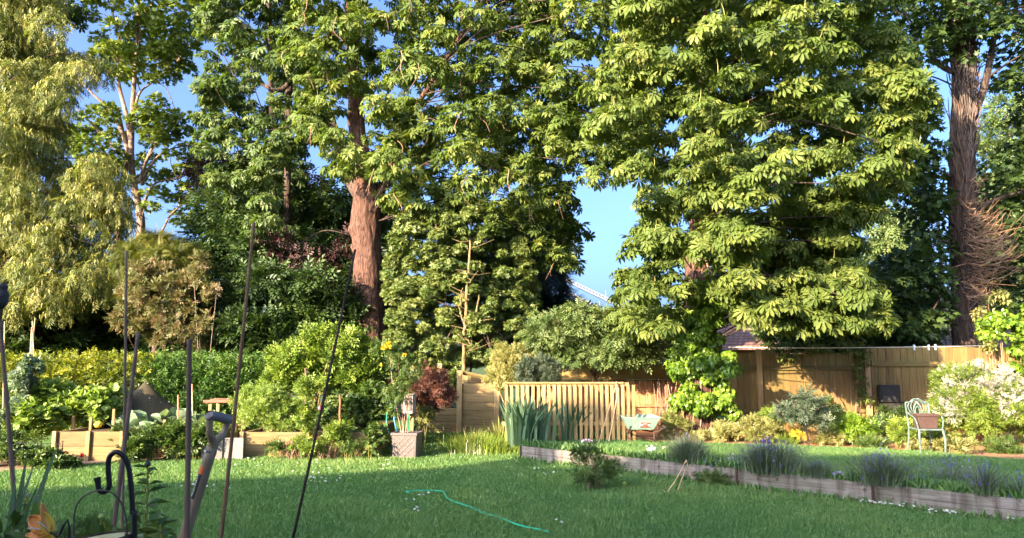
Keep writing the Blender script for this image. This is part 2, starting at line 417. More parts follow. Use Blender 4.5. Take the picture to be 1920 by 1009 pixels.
# ------------------------------------------------------------------ leaf templates (x across, y along, z up)
def t_leaf(w=0.42, fold=0.10, bend=-0.12):
    V = [(0, 0, 0), (-w / 2, 0.48, fold), (0, 1, bend), (w / 2, 0.48, fold)]
    return np.array(V, float), np.array([(0, 1, 2), (0, 2, 3)])

def merge(parts):
    V, F, n = [], [], 0
    for v, f in parts:
        V.append(v); F.append(f + n); n += len(v)
    return np.concatenate(V), np.concatenate(F)

def xf(t, pos, d, up, s):
    v, f = t
    d = nrm(np.array(d, float)); x = nrm(np.cross(d, np.array(up, float))); z = np.cross(x, d)
    return (np.array(pos) + s * (v[:, :1] * x + v[:, 1:2] * d + v[:, 2:] * z), f)

def t_palm(lite=False):
    out = []
    for a, L in zip((-118, -78, -38, 0, 38, 78, 118), (.5, .75, .95, 1.0, .95, .75, .5)):
        if lite and abs(a) == 118: continue
        c, s_ = math.sin(R(a)), math.cos(R(a))
        w = 0.16 * L
        def pt(t, off, z): return (c * t * L + s_ * off, s_ * t * L - c * off, z - 0.42 * t * t * L)
        if lite:
            V = [pt(0, 0, 0), pt(.68, -w * 1.15, .04), pt(1, 0, -.02), pt(.68, w * 1.15, .04)]
            F = [(0, 1, 2), (0, 2, 3)]
        else:
            V = [pt(0.03, 0, 0), pt(.42, -w * .62, .035), pt(.74, -w * 1.12, .03), pt(1, 0, -.03), pt(.74, w * 1.12, .03), pt(.42, w * .62, .035), pt(.7, 0, -0.02)]
            F = [(0, 1, 6), (1, 2, 6), (2, 3, 6), (3, 4, 6), (4, 5, 6), (5, 0, 6)]
        out.append((np.array(V), np.array(F)))
    return merge(out)

def t_sprig(n=7, w=0.45, ll=0.42, spread=55, flat=True, fold=0.1):
    lf = t_leaf(w, fold); out = []
    for i in range(n):
        t = 0.08 + 0.8 * i / max(1, n - 1)
        a = R(spread) * (1 if i % 2 else -1) * (1 if i < n - 1 else 0)
        zz = 0.0 if flat else random.uniform(-.5, .5)
        d = (math.sin(a), math.cos(a), zz)
        out.append(xf(lf, (0, t - ll * 0.15, 0), d, (0, -0.2, 1), ll * random.uniform(.8, 1.15)))
    return merge(out)

def t_whorl(n=6, w=0.4, droop=0.2, lift=0.3):
    lf = t_leaf(w); out = []
    for i in range(n):
        a = 2 * math.pi * i / n + random.uniform(-.2, .2)
        out.append(xf(lf, (0, 0, 0), (math.cos(a), math.sin(a), random.uniform(-droop, lift)), (0, 0, 1), random.uniform(.75, 1.0)))
    return merge(out)

def t_ivy():
    V = [(0, 0, 0), (-.42, .02, .02), (-.30, .36, .05), (-.5, .52, 0), (-.16, .62, .05), (0, 1, -.08), (.16, .62, .05), (.5, .52, 0), (.30, .36, .05), (.42, .02, .02), (0, .4, -.03)]
    n = len(V) - 1
    return np.array(V), np.array([(i, (i + 1) % n, n) for i in range(n)])

def t_lobed():
    """maple-like leaf"""
    V = [(0, 0, 0)]
    for a, r_ in ((-150, .32), (-105, .55), (-80, .36), (-45, .9), (-22, .5), (0, 1.05), (22, .5), (45, .9), (80, .36), (105, .55), (150, .32)):
        V.append((math.sin(R(a)) * r_ * .75, math.cos(R(a)) * r_ * .75 + .25, -.10 * r_))
    n = len(V)
    V.append((0, .3, 0.02))
    return np.array(V), np.array([(i, (i + 1) % n, n) for i in range(n)])

def t_disc(n=9, cup=0.15):
    V = [(0, 0, 0)] + [(math.cos(2 * math.pi * i / n) * .5, .5 + math.sin(2 * math.pi * i / n) * .5, cup * (1 if i % 2 else .5)) for i in range(n)] + [(0, .5, -.06)]
    return np.array(V), np.array([(1 + i, 1 + (i + 1) % n, n + 1) for i in range(n)])

def t_frond(n=9, w=0.16):
    lf = t_leaf(w, 0.02, -0.03); out = []
    for i in range(n):
        t = i / (n - 1)
        L = 0.42 * (1 - 0.65 * t)
        for s_ in (-1, 1):
            out.append(xf(lf, (0, t * .85, -.12 * t * t), (s_ * .8, .6, -.12), (0, 0, 1), L))
    return merge(out)

T_PALM, T_PALM_L, T_LEAF, T_NARROW = t_palm(), t_palm(True), t_leaf(), t_leaf(0.22, 0.05, -0.1)
T_SPRIG, T_SPRIG_S, T_WHORL, T_IVY, T_LOBED, T_DISC, T_FROND = t_sprig(), t_sprig(9, .4, .34, 60, False), t_whorl(), t_ivy(), t_lobed(), t_disc(), t_frond()
T_NSPRIG = t_sprig(9, .24, .38, 45, False)
T_BIG = t_leaf(0.55, 0.1, -0.2)
T_TINY = (np.array([(0, 0, 0), (-.25, .5, .05), (0, 1, 0), (.25, .5, .05)]), np.array([(0, 1, 2), (0, 2, 3)]))

def place(T, pos, dirv, up, size):
    """instances of template T; returns V, F, count of verts each"""
    tv, tf = T
    d = nrm(dirv); x = np.cross(d, up)
    bad = np.linalg.norm(x, axis=1) < 1e-3
    if bad.any(): x[bad] = (1, 0, 0)
    x = nrm(x); z = np.cross(x, d)
    size = np.broadcast_to(np.asarray(size, float), (len(pos),))[:, None, None]
    V = pos[:, None, :] + size * (tv[None, :, 0:1] * x[:, None, :] + tv[None, :, 1:2] * d[:, None, :] + tv[None, :, 2:3] * z[:, None, :])
    k = len(tv)
    F = (tf[None] + (np.arange(len(pos)) * k)[:, None, None]).reshape(-1, tf.shape[1])
    return V.reshape(-1, 3), F, k

def unit(n):
    return nrm(rng.standard_normal((n, 3)))

def foliage(name, blobs, n, T, size, mat, parent, smin=0.55, out=1.0, dz=-0.2, dj=0.5, nup=0.8, nout=0.6, nj=0.35, zlo=-1.0, svar=0.3, rj=0.25):
    """leaves through the outer shell of many ellipsoids. blobs: (k,7) centre, radii, tone"""
    blobs = np.asarray(blobs, float)
    w = blobs[:, 3] * blobs[:, 4] + blobs[:, 3] * blobs[:, 5]
    idx = rng.choice(len(blobs), n, p=w / w.sum())
    u = unit(n)
    if zlo > -1:
        lowm = u[:, 2] < zlo
        u[lowm, 2] *= -0.6
        u = nrm(u)
    s = smin + (1 - smin) * rng.random(n) ** 0.6
    B = blobs[idx]
    pos = B[:, :3] + u * B[:, 3:6] * s[:, None]
    d = u * out + rng.standard_normal((n, 3)) * dj + np.array((0, 0, dz))
    up = u * nout + np.array((0, 0, nup)) + rng.standard_normal((n, 3)) * nj
    sz = size * (1 + svar * (rng.random(n) * 2 - 1))
    V, F, k = place(T, pos, d, up, sz)
    tone = np.clip(B[:, 6] + rj * rng.standard_normal(n), 0, 1)
    return obj_from(name, V, F, mat, parent, np.repeat(tone, k))

def in_poly(x, y, poly):
    p = np.asarray(poly, float); inside = np.zeros(len(x), bool)
    j = len(p) - 1
    for i in range(len(p)):
        xi, yi, xj, yj = p[i, 0], p[i, 1], p[j, 0], p[j, 1]
        c = ((yi > y) != (yj > y)) & (x < (xj - xi) * (y - yi) / (yj - yi + 1e-12) + xi)
        inside ^= c; j = i
    return inside

def crown(poly, D0, D1, n, rmin, rmax, flat=0.6, holes=(), tries=14, bulge=True):
    """bough ellipsoids spread through a crown of the given outline and depth range"""
    p = np.asarray(poly, float)
    lo, hi = p.min(0), p.max(0)
    acc = np.zeros((0, 2)); out = []
    cx, hw = (lo[0] + hi[0]) / 2, (hi[0] - lo[0]) / 2
    for i in range(n):
        c = lo + rng.random((tries * 6, 2)) * (hi - lo)
        ok = in_poly(c[:, 0], c[:, 1], poly)
        for h in holes: ok &= ~in_poly(c[:, 0], c[:, 1], h)
        c = c[ok][:tries]
        if not len(c): continue
        if len(acc):
            dd = ((c[:, None] - acc[None, -200:]) ** 2).sum(2).min(1)
            q = c[np.argmax(dd)]
        else: q = c[0]
        acc = np.vstack([acc, q])
        t = (q[0] - cx) / max(hw, 1)
        half = (D1 - D0) / 2 * (math.sqrt(max(0.12, 1 - t * t)) if bulge else 1)
        D = (D0 + D1) / 2 + half * random.uniform(-1, 1)
        r_ = random.uniform(rmin, rmax)
        out.append((*P(q[0], q[1], D), r_, r_, r_ * flat, random.gauss(0.5, 0.12)))
    return np.array(out)

def ell(lst):
    """ellipsoids from (px, py, D, rx, ry_depth, rz) in pixels for rx, rz"""
    return np.array([(*P(px, py, D), rx * S(D), dy, rz * S(D), 0.5) for px, py, D, rx, dy, rz in lst])

def clump(blobs, k, f0=0.25, f1=0.42, flat=0.8, zmin=-0.7):
    """breaks each big ellipsoid into k small ones set near its surface, so that outlines stay uneven"""
    out = []
    for b in np.asarray(blobs, float):
        u = unit(k); u[:, 2] = np.where(u[:, 2] < zmin, -u[:, 2], u[:, 2])
        for j in range(k):
            s = random.uniform(.45, .92); m = (b[3] * b[4] * b[5]) ** (1 / 3) * random.uniform(f0, f1)
            out.append((*(b[:3] + u[j] * b[3:6] * s), m, m, m * flat, np.clip(b[6] + random.gauss(0, .14), 0, 1)))
    return np.array(out)

def wobble(pts, amp):
    pts = np.array(pts, float)
    pts[1:-1] += rng.standard_normal((len(pts) - 2, 3)) * amp
    return pts

def branches(mb, starts, blobs, n, r0=0.05, seg=5, sag=0.15):
    """limbs running from points of the trunk to boughs"""
    starts = np.asarray(starts)
    for i in rng.choice(len(blobs), min(n, len(blobs)), replace=False):
        e = blobs[i, :3]
        s = starts[np.argmin(((starts - e) ** 2).sum(1) + np.maximum(0, starts[:, 2] - e[2] + 0.3) * 8)]
        L = np.linalg.norm(e - s)
        mid = (s + e) / 2 + np.array((0, 0, sag * L)) + rng.standard_normal(3) * 0.06 * L
        c = bez([s, mid, e], 9)
        mb.tube(c, np.linspace(r0 * (0.6 + 0.12 * L), 0.012, 9), seg)

def noisy_trunk(path, rad, name, mat, parent, seg=56, rings=120, amp=0.06, freq=7.0, knobs=()):
    c = bez(path, rings); r_ = np.interp(np.linspace(0, 1, rings), np.linspace(0, 1, len(rad)), rad)
    V = []
    ang = np.linspace(0, 2 * math.pi, seg, endpoint=False)
    for i in range(rings):
        for a in ang:
            d = Vector((math.cos(a), math.sin(a), 0))
            p0 = Vector(c[i])
            q = Vector((d.x * freq * 0.5, d.y * freq * 0.5, p0.z * 0.9))
            h = mnoise.fractal(q * 1.6, 1.0, 2.0, 4) * amp + mnoise.noise(Vector((d.x * 1.2, d.y * 1.2, p0.z * .7))) * amp * 1.3
            p = p0 + d * r_[i] * (1 + h / max(r_[i], .1) * 0.5)
            for kp, kr, kh in knobs:
                dist = (p - Vector(kp)).length
                if dist < kr: p += (Vector(kp) - p0).normalized() * kh * (1 - (dist / kr) ** 2) ** 1.5
            V.append(p)
    F = [(i * seg + j, i * seg + (j + 1) % seg, (i + 1) * seg + (j + 1) % seg, (i + 1) * seg + j) for i in range(rings - 1) for j in range(seg)]
    return obj_from(name, np.array([tuple(v) for v in V]), F, mat, parent, smooth=True)

# ================================================================== GROUND
UZ = 0.24                                   # level of the raised lawn
def lawn_z(y): return np.clip((np.asarray(y, float) - 14.5) * 0.06, 0, 0.24)

def flat(name, poly, z, mat, thick=0.0):
    p = [(x, y, z) for x, y in poly]; n = len(p)
    F = [tuple(range(n))]
    if thick:
        p += [(x, y, z - thick) for x, y in poly]
        F += [(i, n + i, n + (i + 1) % n, (i + 1) % n) for i in range(n)]
    o = obj_from(name, np.array(p), F, mat)
    return tag(o, kind='structure')

flat("ground", [(-900, -900), (900, -900), (900, 900), (-900, 900)], -0.06, M['far_ground'])
gx = np.linspace(-16, 7, 24); gy = np.linspace(-2.5, 20, 46)
V = np.array([(x, y, float(lawn_z(y))) for y in gy for x in gx])
F = [(j * 24 + i, j * 24 + i + 1, (j + 1) * 24 + i + 1, (j + 1) * 24 + i) for j in range(45) for i in range(23)]
tag(obj_from("lawn", V, F, M['turf']), kind='structure')
BA, BB = G(978, 863), G(1920, 981)          # foot line of the retaining boards
bd = (BB - BA)[:2] / np.linalg.norm((BB - BA)[:2])
bn = np.array((-bd[1], bd[0]))              # towards the raised lawn
BE = BA[:2] + bd * 14
upper = [tuple(BA[:2] + bn * .05), tuple(BE + bn * .05), (20, BE[1]), (20, 21), (-0.6, 21), (-0.3, 17.6), (BA[0] - .1 , 15)]
flat("raised_lawn", upper, UZ, M['turf'], 0.28)
bord = [tuple(G(x, y, UZ)[:2]) for x, y in ((1215, 829), (1350, 833), (1500, 838), (1640, 843), (1760, 851), (1920, 866))] + [(9.5, 11.2), (12, 11), (12, 16.7), (2.4, 16.7)]
flat("flower_bed", bord, UZ + .006, M['mulch'])
strip = [tuple(G(x, y)[:2]) for x, y in ((-160, 905), (0, 886), (150, 872), (260, 864), (440, 856), (700, 851), (740, 852))] + [(-2.2, 14.4), (-12, 14.4)]
flat("soil_path", strip, .006, M['bare'])

# ------------------------------------------------------------------ the house whose shadow lies over the near lawn
hs = thing("house", "pale rendered family house standing behind the terrace", "house", (-12, -8, 0))
w = MB(); w.box((-12, -8, 2.9), (28, 6.0, 5.8)); w.build("wall", M['wall'], hs)
rv = np.array([(-26.4, -11.4, 5.7), (2.4, -11.4, 5.7), (2.4, -4.6, 5.7), (-26.4, -4.6, 5.7), (-20.5, -8, 9.85), (1.0, -8, 9.85)])
obj_from("roof", rv, [(0, 3, 2, 1), (3, 4, 5, 2), (1, 5, 4, 0), (0, 4, 3), (2, 5, 1)], M['roof'], hs)
c = MB(); c.box((-20.1, -8.0, 10.5), (0.9, 0.6, 2.2)); c.build("iris_shade_chimney", M['render_brick'], hs)  # unseen stack, added so that its shadow falls on the irises
for x in (-23, -19, -15, -11, -7, -3):
    for z in (1.5, 4.2):
        b = MB(); b.box((x, -4.98, z), (1.4, 0.12, 1.3)); wo = b.build("window", M['white_paint'], hs)
        b = MB(); b.box((x, -4.90, z), (1.2, 0.05, 1.1)); b.build("pane", M['window'], wo)
flat("terrace", [(-20, -5), (8, -5), (8, 1.2), (-20, 1.2)], 0.35, M['slab'], 0.4)

# ================================================================== GRASS
def blades(name, poly, n, zf, hmin, hmax, w0, w1, keep=None):
    p = np.asarray(poly, float); lo, hi = p.min(0), p.max(0)
    got = []
    tot = 0
    while tot < n:
        m = n * 2
        # density falls with distance: sample inverse depth evenly
        y = 1 / (1 / hi[1] + rng.random(m) * (1 / lo[1] - 1 / hi[1]))
        x = lo[0] + rng.random(m) * (hi[0] - lo[0])
        ok = in_poly(x, y, poly) & (np.abs(x) < 0.72 * y + .3)
        if keep is not None: ok &= keep(x, y)
        q = np.stack([x, y], 1)[ok]; got.append(q); tot += len(q)
    q = np.concatenate(got)[:n]
    patch = np.array([.8 * mnoise.noise((a * .35, b * .35, 7.7)) + .8 * mnoise.noise((a * .9, b * .9, 1.3)) + .6 * mnoise.noise((a * 2.7, b * 2.7, 4.0)) for a, b in q])
    h = (hmin + (hmax - hmin) * rng.random(n)) * (1 + 0.35 * patch)
    h *= np.where(rng.random(n) < .02, 1.5, 1.0)
    wd = w0 + (w1 - w0) * np.clip((q[:, 1] - 7) / 9, 0, 1)
    a = rng.random(n) * 2 * math.pi
    lean = rng.random(n) * 0.9 + 0.1
    b_ = rng.random(n) * 2 * math.pi
    z = zf(q[:, 1])
    base = np.stack([q[:, 0], q[:, 1], z], 1)
    side = np.stack([np.cos(a), np.sin(a), 0 * a], 1) * wd[:, None] * .5
    tip = base + np.stack([np.cos(b_) * lean * h, np.sin(b_) * lean * h, h], 1)
    midp = base + np.stack([np.cos(b_) * lean * h * .25, np.sin(b_) * lean * h * .25, h * .6], 1)
    V = np.stack([base - side, base + side, midp + side * .8, tip, midp - side * .8], 1).reshape(-1, 3)
    k = np.arange(n)[:, None] * 5
    F = np.concatenate([k + np.array((0, 1, 2)), k + np.array((0, 2, 4)), k + np.array((4, 2, 3))])
    tone = np.clip(0.48 + 0.30 * patch + 0.22 * rng.standard_normal(n), 0, 1)
    o = obj_from(name, V, F, M['grass'], None, np.repeat(tone, 5))
    return tag(o, kind='stuff')

upp = upper
lower_poly = [(-13, 6.6), (8, 6.6), (8, 8), (5.5, 8), (BA[0], BA[1]), (0.1, 15.5), (-.3, 18), (-2.2, 18.5), (-2.5, 14), (-13, 13.6)]
tag(blades("lawn_grass", lower_poly, 260000, lawn_z, .026, .058, .007, .015,
           lambda x, y: ~in_poly(x, y, strip)), "short green mown grass covering the lower lawn", "grass")
tag(blades("raised_lawn_grass", [(.2, 8), (14, 8), (14, 16.4), (-.2, 16.8)], 95000, lambda y: np.full(len(y), UZ), .03, .06, .008, .014,
           lambda x, y: in_poly(x, y, upp) & ~in_poly(x, y, bord)), "green grass on the raised lawn behind the grey boards", "grass")
# a scruffy longer fringe along the foot and the top of the boards
def fringe(name, a, b, n, z, hmin, hmax, spread, label, mat='grass'):
    t = rng.random(n)
    q = a[None, :2] + t[:, None] * (b - a)[None, :2] + rng.standard_normal((n, 2)) * spread
    pos = np.column_stack([q, np.full(n, z)])
    d = rng.standard_normal((n, 3)) * .45 + np.array((0, 0, 1.0))
    V, F, k = place(T_NARROW, pos, d, rng.standard_normal((n, 3)), hmin + (hmax - hmin) * rng.random(n) ** 2)
    V[:, 2] = np.maximum(V[:, 2], z)
    return tag(obj_from(name, V, F, M[mat], None, np.repeat(np.clip(rng.normal(.45, .25, n), 0, 1), k)), label, "grass", kind='stuff')
n3 = np.array((*bn, 0))
fringe("board_foot_grass", BA - n3 * .06, BB + np.array((*bd, 0)) * 2 - n3 * .06, 2600, 0, .03, .13, .035, "longer grass blades against the foot of the grey boards")
fringe("board_top_grass", BA + n3 * .07, BB + np.array((*bd, 0)) * 2 + n3 * .07, 5200, UZ, .04, .17, .05, "longer grass blades overhanging the top of the grey boards")

# ================================================================== RETAINING BOARDS
def on_board(px):
    """foot point of the board line under a photograph column"""
    u = (px - W0 / 2) / F0
    # x = u*k, y = (CT - v ST) k : solve with the foot line on z=0
    lo, hi = -2.0, 16.0
    for _ in range(50):
        m = (lo + hi) / 2; q = BA[:2] + bd * m
        v = None
        # project q at z=0
        yc = q[1] * CT - CAMZ * ST; px_ = W0 / 2 + F0 * q[0] / yc
        lo, hi = (m, hi) if px_ < px else (lo, m)
    return m
ang = math.atan2(bd[1], bd[0])
labels = ["grey weathered retaining board, far piece beginning beside the iris clump",
          "grey weathered retaining board, middle piece under the thick lavender bushes",
          "grey weathered retaining board, near piece with daisies along its foot"]
edges = [0, on_board(1385), on_board(1640), on_board(1640) + 5.2]
for i in range(3):
    a, b = edges[i], edges[i + 1] - .015
    m = BA[:2] + bd * (a + b) / 2
    t = thing("retaining_board", labels[i], "board", (m[0], m[1], 0), "boards edging the raised lawn", rz=ang)
    k = MB()
    for z, h in ((.062, .135), (.192, .120)):
        k.box((0, .0, z), ((b - a), .05, h))
    o = k.build("plank", M['grey_board'], t, local=True, bevel=.005)
    if i == 0:
        q = BA[:2]
        k = MB(); k.box((-(b - a) / 2 + .02, 1.0, .12), (.05, 1.9, .24)); k.build("return_plank", M['grey_board'], t, local=True, bevel=.005)
for px, lab in ((979, "rusty stake at the end of the boards beside the iris clump"), (1384, "rusty stake at the board joint beside the thick lavender bush"), (1640, "rusty stake between the boards above the daisies")):
    q = BA[:2] + bd * on_board(px) - bn * .035
    k = MB(); k.box((q[0], q[1], .125), (.035, .012, .27), rz=ang); k.box((q[0] - bn[0] * .008, q[1] - bn[1] * .008, .125), (.008, .02, .27), rz=ang)
    tag(k.build("metal_stake", M['rust']), lab, "stake", "rusty stakes holding the boards")

# ================================================================== FENCES
def board_fence(name, label, x0, x1, D, zb, zt, mat, railz, rails_mat='rail', posts=(), bw=.145, capz=None, group=None):
    t = thing(name, label, "fence", ((x0 + x1) / 2, D, zb), group)
    k = MB(); x = x0
    while x < x1 - .02:
        wb = min(bw, x1 - x)
        k.box((x + wb / 2, D + random.uniform(-.004, .004), (zb + zt) / 2 + random.uniform(-.012, .012)), (wb - .008, .02, zt - zb), rz=random.uniform(-.01, .01))
        x += wb
    k.build("board", mat, t)
    for z, h in railz:
        k = MB(); k.box(((x0 + x1) / 2, D - .035, z), (x1 - x0, .045, h)); k.build("rail", M[rails_mat], t, bevel=.004)
    for px_, top in posts:
        k = MB(); k.box((px_, D - .06, (zb + top) / 2), (.11, .10, top - zb)); k.build("post", M['sleeper_upright'], t, bevel=.006)
    return t
FD = 16.5
fx = lambda px: P(px, 680, FD)[0]
fz = lambda py: P(960, py, FD)[2]
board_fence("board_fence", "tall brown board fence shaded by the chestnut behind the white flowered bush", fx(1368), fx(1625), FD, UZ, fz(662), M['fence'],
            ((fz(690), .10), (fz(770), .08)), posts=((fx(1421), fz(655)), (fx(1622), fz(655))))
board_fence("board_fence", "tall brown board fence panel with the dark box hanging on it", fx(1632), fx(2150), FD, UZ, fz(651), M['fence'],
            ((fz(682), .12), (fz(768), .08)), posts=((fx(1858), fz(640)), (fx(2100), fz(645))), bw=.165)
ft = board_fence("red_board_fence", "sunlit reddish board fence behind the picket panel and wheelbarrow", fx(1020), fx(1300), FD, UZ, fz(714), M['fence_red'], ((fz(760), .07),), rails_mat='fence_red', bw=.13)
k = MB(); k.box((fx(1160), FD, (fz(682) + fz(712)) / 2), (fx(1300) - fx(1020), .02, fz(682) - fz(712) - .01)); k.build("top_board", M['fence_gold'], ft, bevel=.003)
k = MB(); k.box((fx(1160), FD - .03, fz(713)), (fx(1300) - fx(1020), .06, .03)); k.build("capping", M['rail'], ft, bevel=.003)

# dark box fixed on the fence and a dark panel leaning below it
k = MB(); k.box((fx(1656), FD - .16, (fz(722) + fz(752)) / 2), (.42, .16, .36), r=.3); k.box((fx(1656), FD - .25, (fz(722) + fz(752)) / 2), (.36, .012, .30), r=.9)
tag(k.build("wall_box", M['slate'], bevel=.006), "dark grey square box fixed on the brown fence", "box")
k = MB(); k.box((fx(1664), FD - .14, (fz(753) + fz(778)) / 2 - .02), (.56, .05, .34), r=.6); k.box((fx(1664), FD - .17, (fz(753) + fz(778)) / 2 - .02), (.50, .012, .28), r=.2)
tag(k.build("leaning_board", M['slate'], bevel=.006), "dark grey board standing against the fence below the square box", "board")

# picket panel leaning in front of the red fence
PD = 14.4
t = thing("picket_panel", "loose pale picket fence panel standing on the raised lawn beside the wheelbarrow", "fence panel", (P(1065, 720, PD)[0], PD, UZ))
x0, x1 = P(945, 720, PD)[0], P(1192, 720, PD)[0]
zt, zb = P(960, 719, PD)[2], UZ
npk = 25
for i in range(npk):
    x = x0 + (x1 - x0) * (i + .5) / npk
    k = MB(); k.box((x, PD - .02, (zb + zt) / 2 - .01), (.058, .02, zt - zb - .03 + random.uniform(-.012, .012)), tilt=random.uniform(-.016, .016)); k.build("picket", M['picket'], t, bevel=.004)
for z in (zt - .02, zb + .33, ):
    k = MB(); k.box(((x0 + x1) / 2 - .08, PD + .02, z), (x1 - x0 - .1, .04, .07)); k.build("rail", M['picket'], t, bevel=.004)
k = MB(); k.box(((x0 + x1) / 2 - .12, PD - .015, zt + .012), (x1 - x0 - .24, .07, .025)); k.build("top_rail", M['fence_gold'], t, bevel=.004)
# thin canes leaning on it
for a, b, lab in (((1157, 716, PD - .06), (1122, 822, PD - .35), "pale thin cane leaning against the picket panel, tilted the most"), ((1160, 728, PD - .06), (1141, 823, PD - .3), "pale thin cane leaning against the picket panel beside the wheelbarrow")):
    k = MB(); pa, pb = P(*a), P(*b); pb[2] = UZ; k.tube(bez([pa, (pa + pb) / 2, pb], 6), .009, 6); tag(k.build("leaning_cane", M['cane_sun']), lab, "cane", "canes leaning on the picket panel")

# loose twiggy rods stacked by the fence right of the barrow
t = thing("stick_pile", "bundle of thin brown sticks leaning on the red fence behind the wheelbarrow", "sticks", (P(1240, 800, 16)[0], 16.0, UZ))
k = MB()
for i in range(34):
    a = P(random.uniform(1222, 1275), 800, 15.5 + random.random() * .3); a[2] = UZ
    b = a + np.array((random.uniform(-.1, .35), .45, random.uniform(.5, 1.2))); k.tube([a, (a + b) / 2 + rng.standard_normal(3) * .02, b], random.uniform(.005, .011), 5)
k.build("twigs", M['dead_stem'], t)

# ------------------------------------------------------------------ timber gate / stepped sleeper wall in the middle
t = thing("timber_screen", "stout timber board screen between two posts with an open top rail", "timber screen", (P(895, 800, 17)[0], 17, lawn_z(17)))
D = 17.0
z0 = float(lawn_z(17))
xa, xb = P(862, 700, D)[0], P(932, 700, D)[0]
zz = [P(900, y, D)[2] for y in (719, 737, 754, 770, 787, 803)] + [z0 - .1]
for i in range(6):
    k = MB(); k.box(((xa + xb) / 2, D, (zz[i] + zz[i + 1]) / 2), (xb - xa - .10, .05, zz[i] - zz[i + 1] - .008)); k.build("plank", M['sleeper'], t, bevel=.005)
for x, y in ((xa, 695), (xb, 697)):
    zt_ = P(900, y, D)[2]; k = MB(); k.box((x, D - .02, (zt_ + z0) / 2), (.12, .12, zt_ - z0)); k.build("post", M['sleeper_upright'], t, bevel=.008)
a, b = P(868, 699, D + .05), P(930, 712, D + .05)
k = MB(); k.tube([a, b], .045, 4); k.build("top_rail", M['rail'], t)
for x in (880, 905):
    a = P(x, 700, D + .05); k = MB(); k.box((a[0], D + .06, P(x, 711, D)[2]), (.06, .05, .18)); k.build("baluster", M['rail'], t)
k = MB(); k.box(((xa + xb) / 2, D + .35, P(900, 712, D)[2] - .02), (xb - xa - .12, .05, .22)); k.build("rear_plank", M['sleeper'], t)

t = thing("sleeper_wall", "low wall of stacked brown sleepers running back from the timber screen", "retaining wall", (P(830, 800, 17.1)[0], 17.1, z0))
xl = P(785, 800, 17.1)[0]
for i in range(4):
    k = MB(); k.box(((xl + xa) / 2 - .03, 17.12, z0 + .02 + .15 * i), (xa - xl - .04, .12, .143)); k.build("sleeper", M['sleeper'], t, bevel=.008)
for px, top, lab in ((825, 681, "tall square timber post before the holly, behind the red acer"), (834, 701, "short square timber post before the holly, beside the tall post"), (1018, 670, "timber post behind the variegated bush"), (936, 678, "timber post rising behind the timber screen")):
    a = P(px, top, 17.8); k = MB(); k.box((a[0], 17.8, a[2] / 2), (.10, .10, a[2])); tag(k.build("timber_post", M['sleeper_upright'], bevel=.008), lab, "post", "timber posts before the holly")

# ================================================================== RAISED BEDS (left)
def raised_bed(label, px0, px1, D, top_py, depth, mats=('sleeper',)):
    x0, x1 = P(px0, 830, D)[0], P(px1, 830, D)[0]
    h = P(960, top_py, D)[2]
    t = thing("raised_bed", label, "raised bed", ((x0 + x1) / 2, D + depth / 2, 0), "timber raised beds")
    hh = h / 2
    for z in (hh / 2, hh * 1.5):
        k = MB(); k.box(((x0 + x1) / 2, D, z), (x1 - x0, .06, hh - .006)); k.build("front_board", M['sleeper'], t, bevel=.006)
        for x in (x0 + .03, x1 - .03):
            k = MB(); k.box((x, D + depth / 2 + .031, z), (.06, depth, hh - .006)); k.build("side_board", M['sleeper'], t, bevel=.006)
    k = MB(); k.box(((x0 + x1) / 2, D + depth + .06, hh), (x1 - x0, .06, h - .006)); k.build("back_board", M['sleeper'], t)
    nm = max(2, int((x1 - x0) / 1.2))
    for i in range(nm + 1):
        x = x0 + (x1 - x0) * i / nm
        k = MB(); k.box((x, D - .055, hh), (.07, .05, h + .02)); k.build("peg_post", M['sleeper_upright'], t, bevel=.005)
    k = MB(); k.box(((x0 + x1) / 2, D + depth / 2, h - .08), (x1 - x0 - .08, depth - .02, .06)); k.build("soil", M['soil'], t)
    return h
bh1 = raised_bed("timber raised bed of squash and beans with a sunlit end board", 105, 232, 13.45, 809, 2.6)
bh2 = raised_bed("timber raised bed of cabbages shaded by potato plants before it", 238, 385, 13.9, 813, 2.2)
bh3 = raised_bed("timber raised bed of leafy shrubs beneath the bright green bush", 455, 700, 13.9, 810, 2.4)
k = MB(); a = P(420, 838, 13.6); k.box((P(402, 838, 13.6)[0], 13.5, .20), (.36, .035, .42), rz=.15, r=.8); k.box((P(440, 838, 13.6)[0], 13.55, .19), (.36, .035, .40), rz=-.05, r=.2)
tag(k.build("stone_slab", M['slab'], bevel=.006), "grey flat slabs standing on edge between the two raised beds", "slab")

# compost heap under netting
t = thing("netted_heap", "brown mound covered with garden netting before the laurel hedge", "heap", (P(285, 800, 15.6)[0], 15.6, .3))
Vn, Fn = [], []
cx, cz = P(266, 725, 15.6)[0], P(278, 716, 15.6)[2]
for i in range(15):
    for j in range(29):
        u, v = i / 14, j / 28 * 2 * math.pi
        r_ = u * 1.25; h = cz * (1 - u) ** 1.15 + .3 * u
        Vn.append((cx + r_ * math.cos(v) * 1.15, 15.7 + r_ * math.sin(v) * .9, h + .05 * mnoise.noise((r_ * 4 * math.cos(v), r_ * 4 * math.sin(v), 0))))
Fn = [(i * 29 + j, i * 29 + j + 1, (i + 1) * 29 + j + 1, (i + 1) * 29 + j) for i in range(14) for j in range(28)]
obj_from("netting", np.array(Vn), Fn, M['netting'], t, smooth=True)
pt = np.array(Vn); sel = pt[rng.choice(len(pt), 60)] + np.array((0, -.03, .03))
V, F, kk = place(T_TINY, sel, rng.standard_normal((60, 3)), rng.standard_normal((60, 3)), .05)
obj_from("fallen_petals", V, F, M['white_flower'], t, np.repeat(rng.random(60), kk))['kind'] = 'stuff'

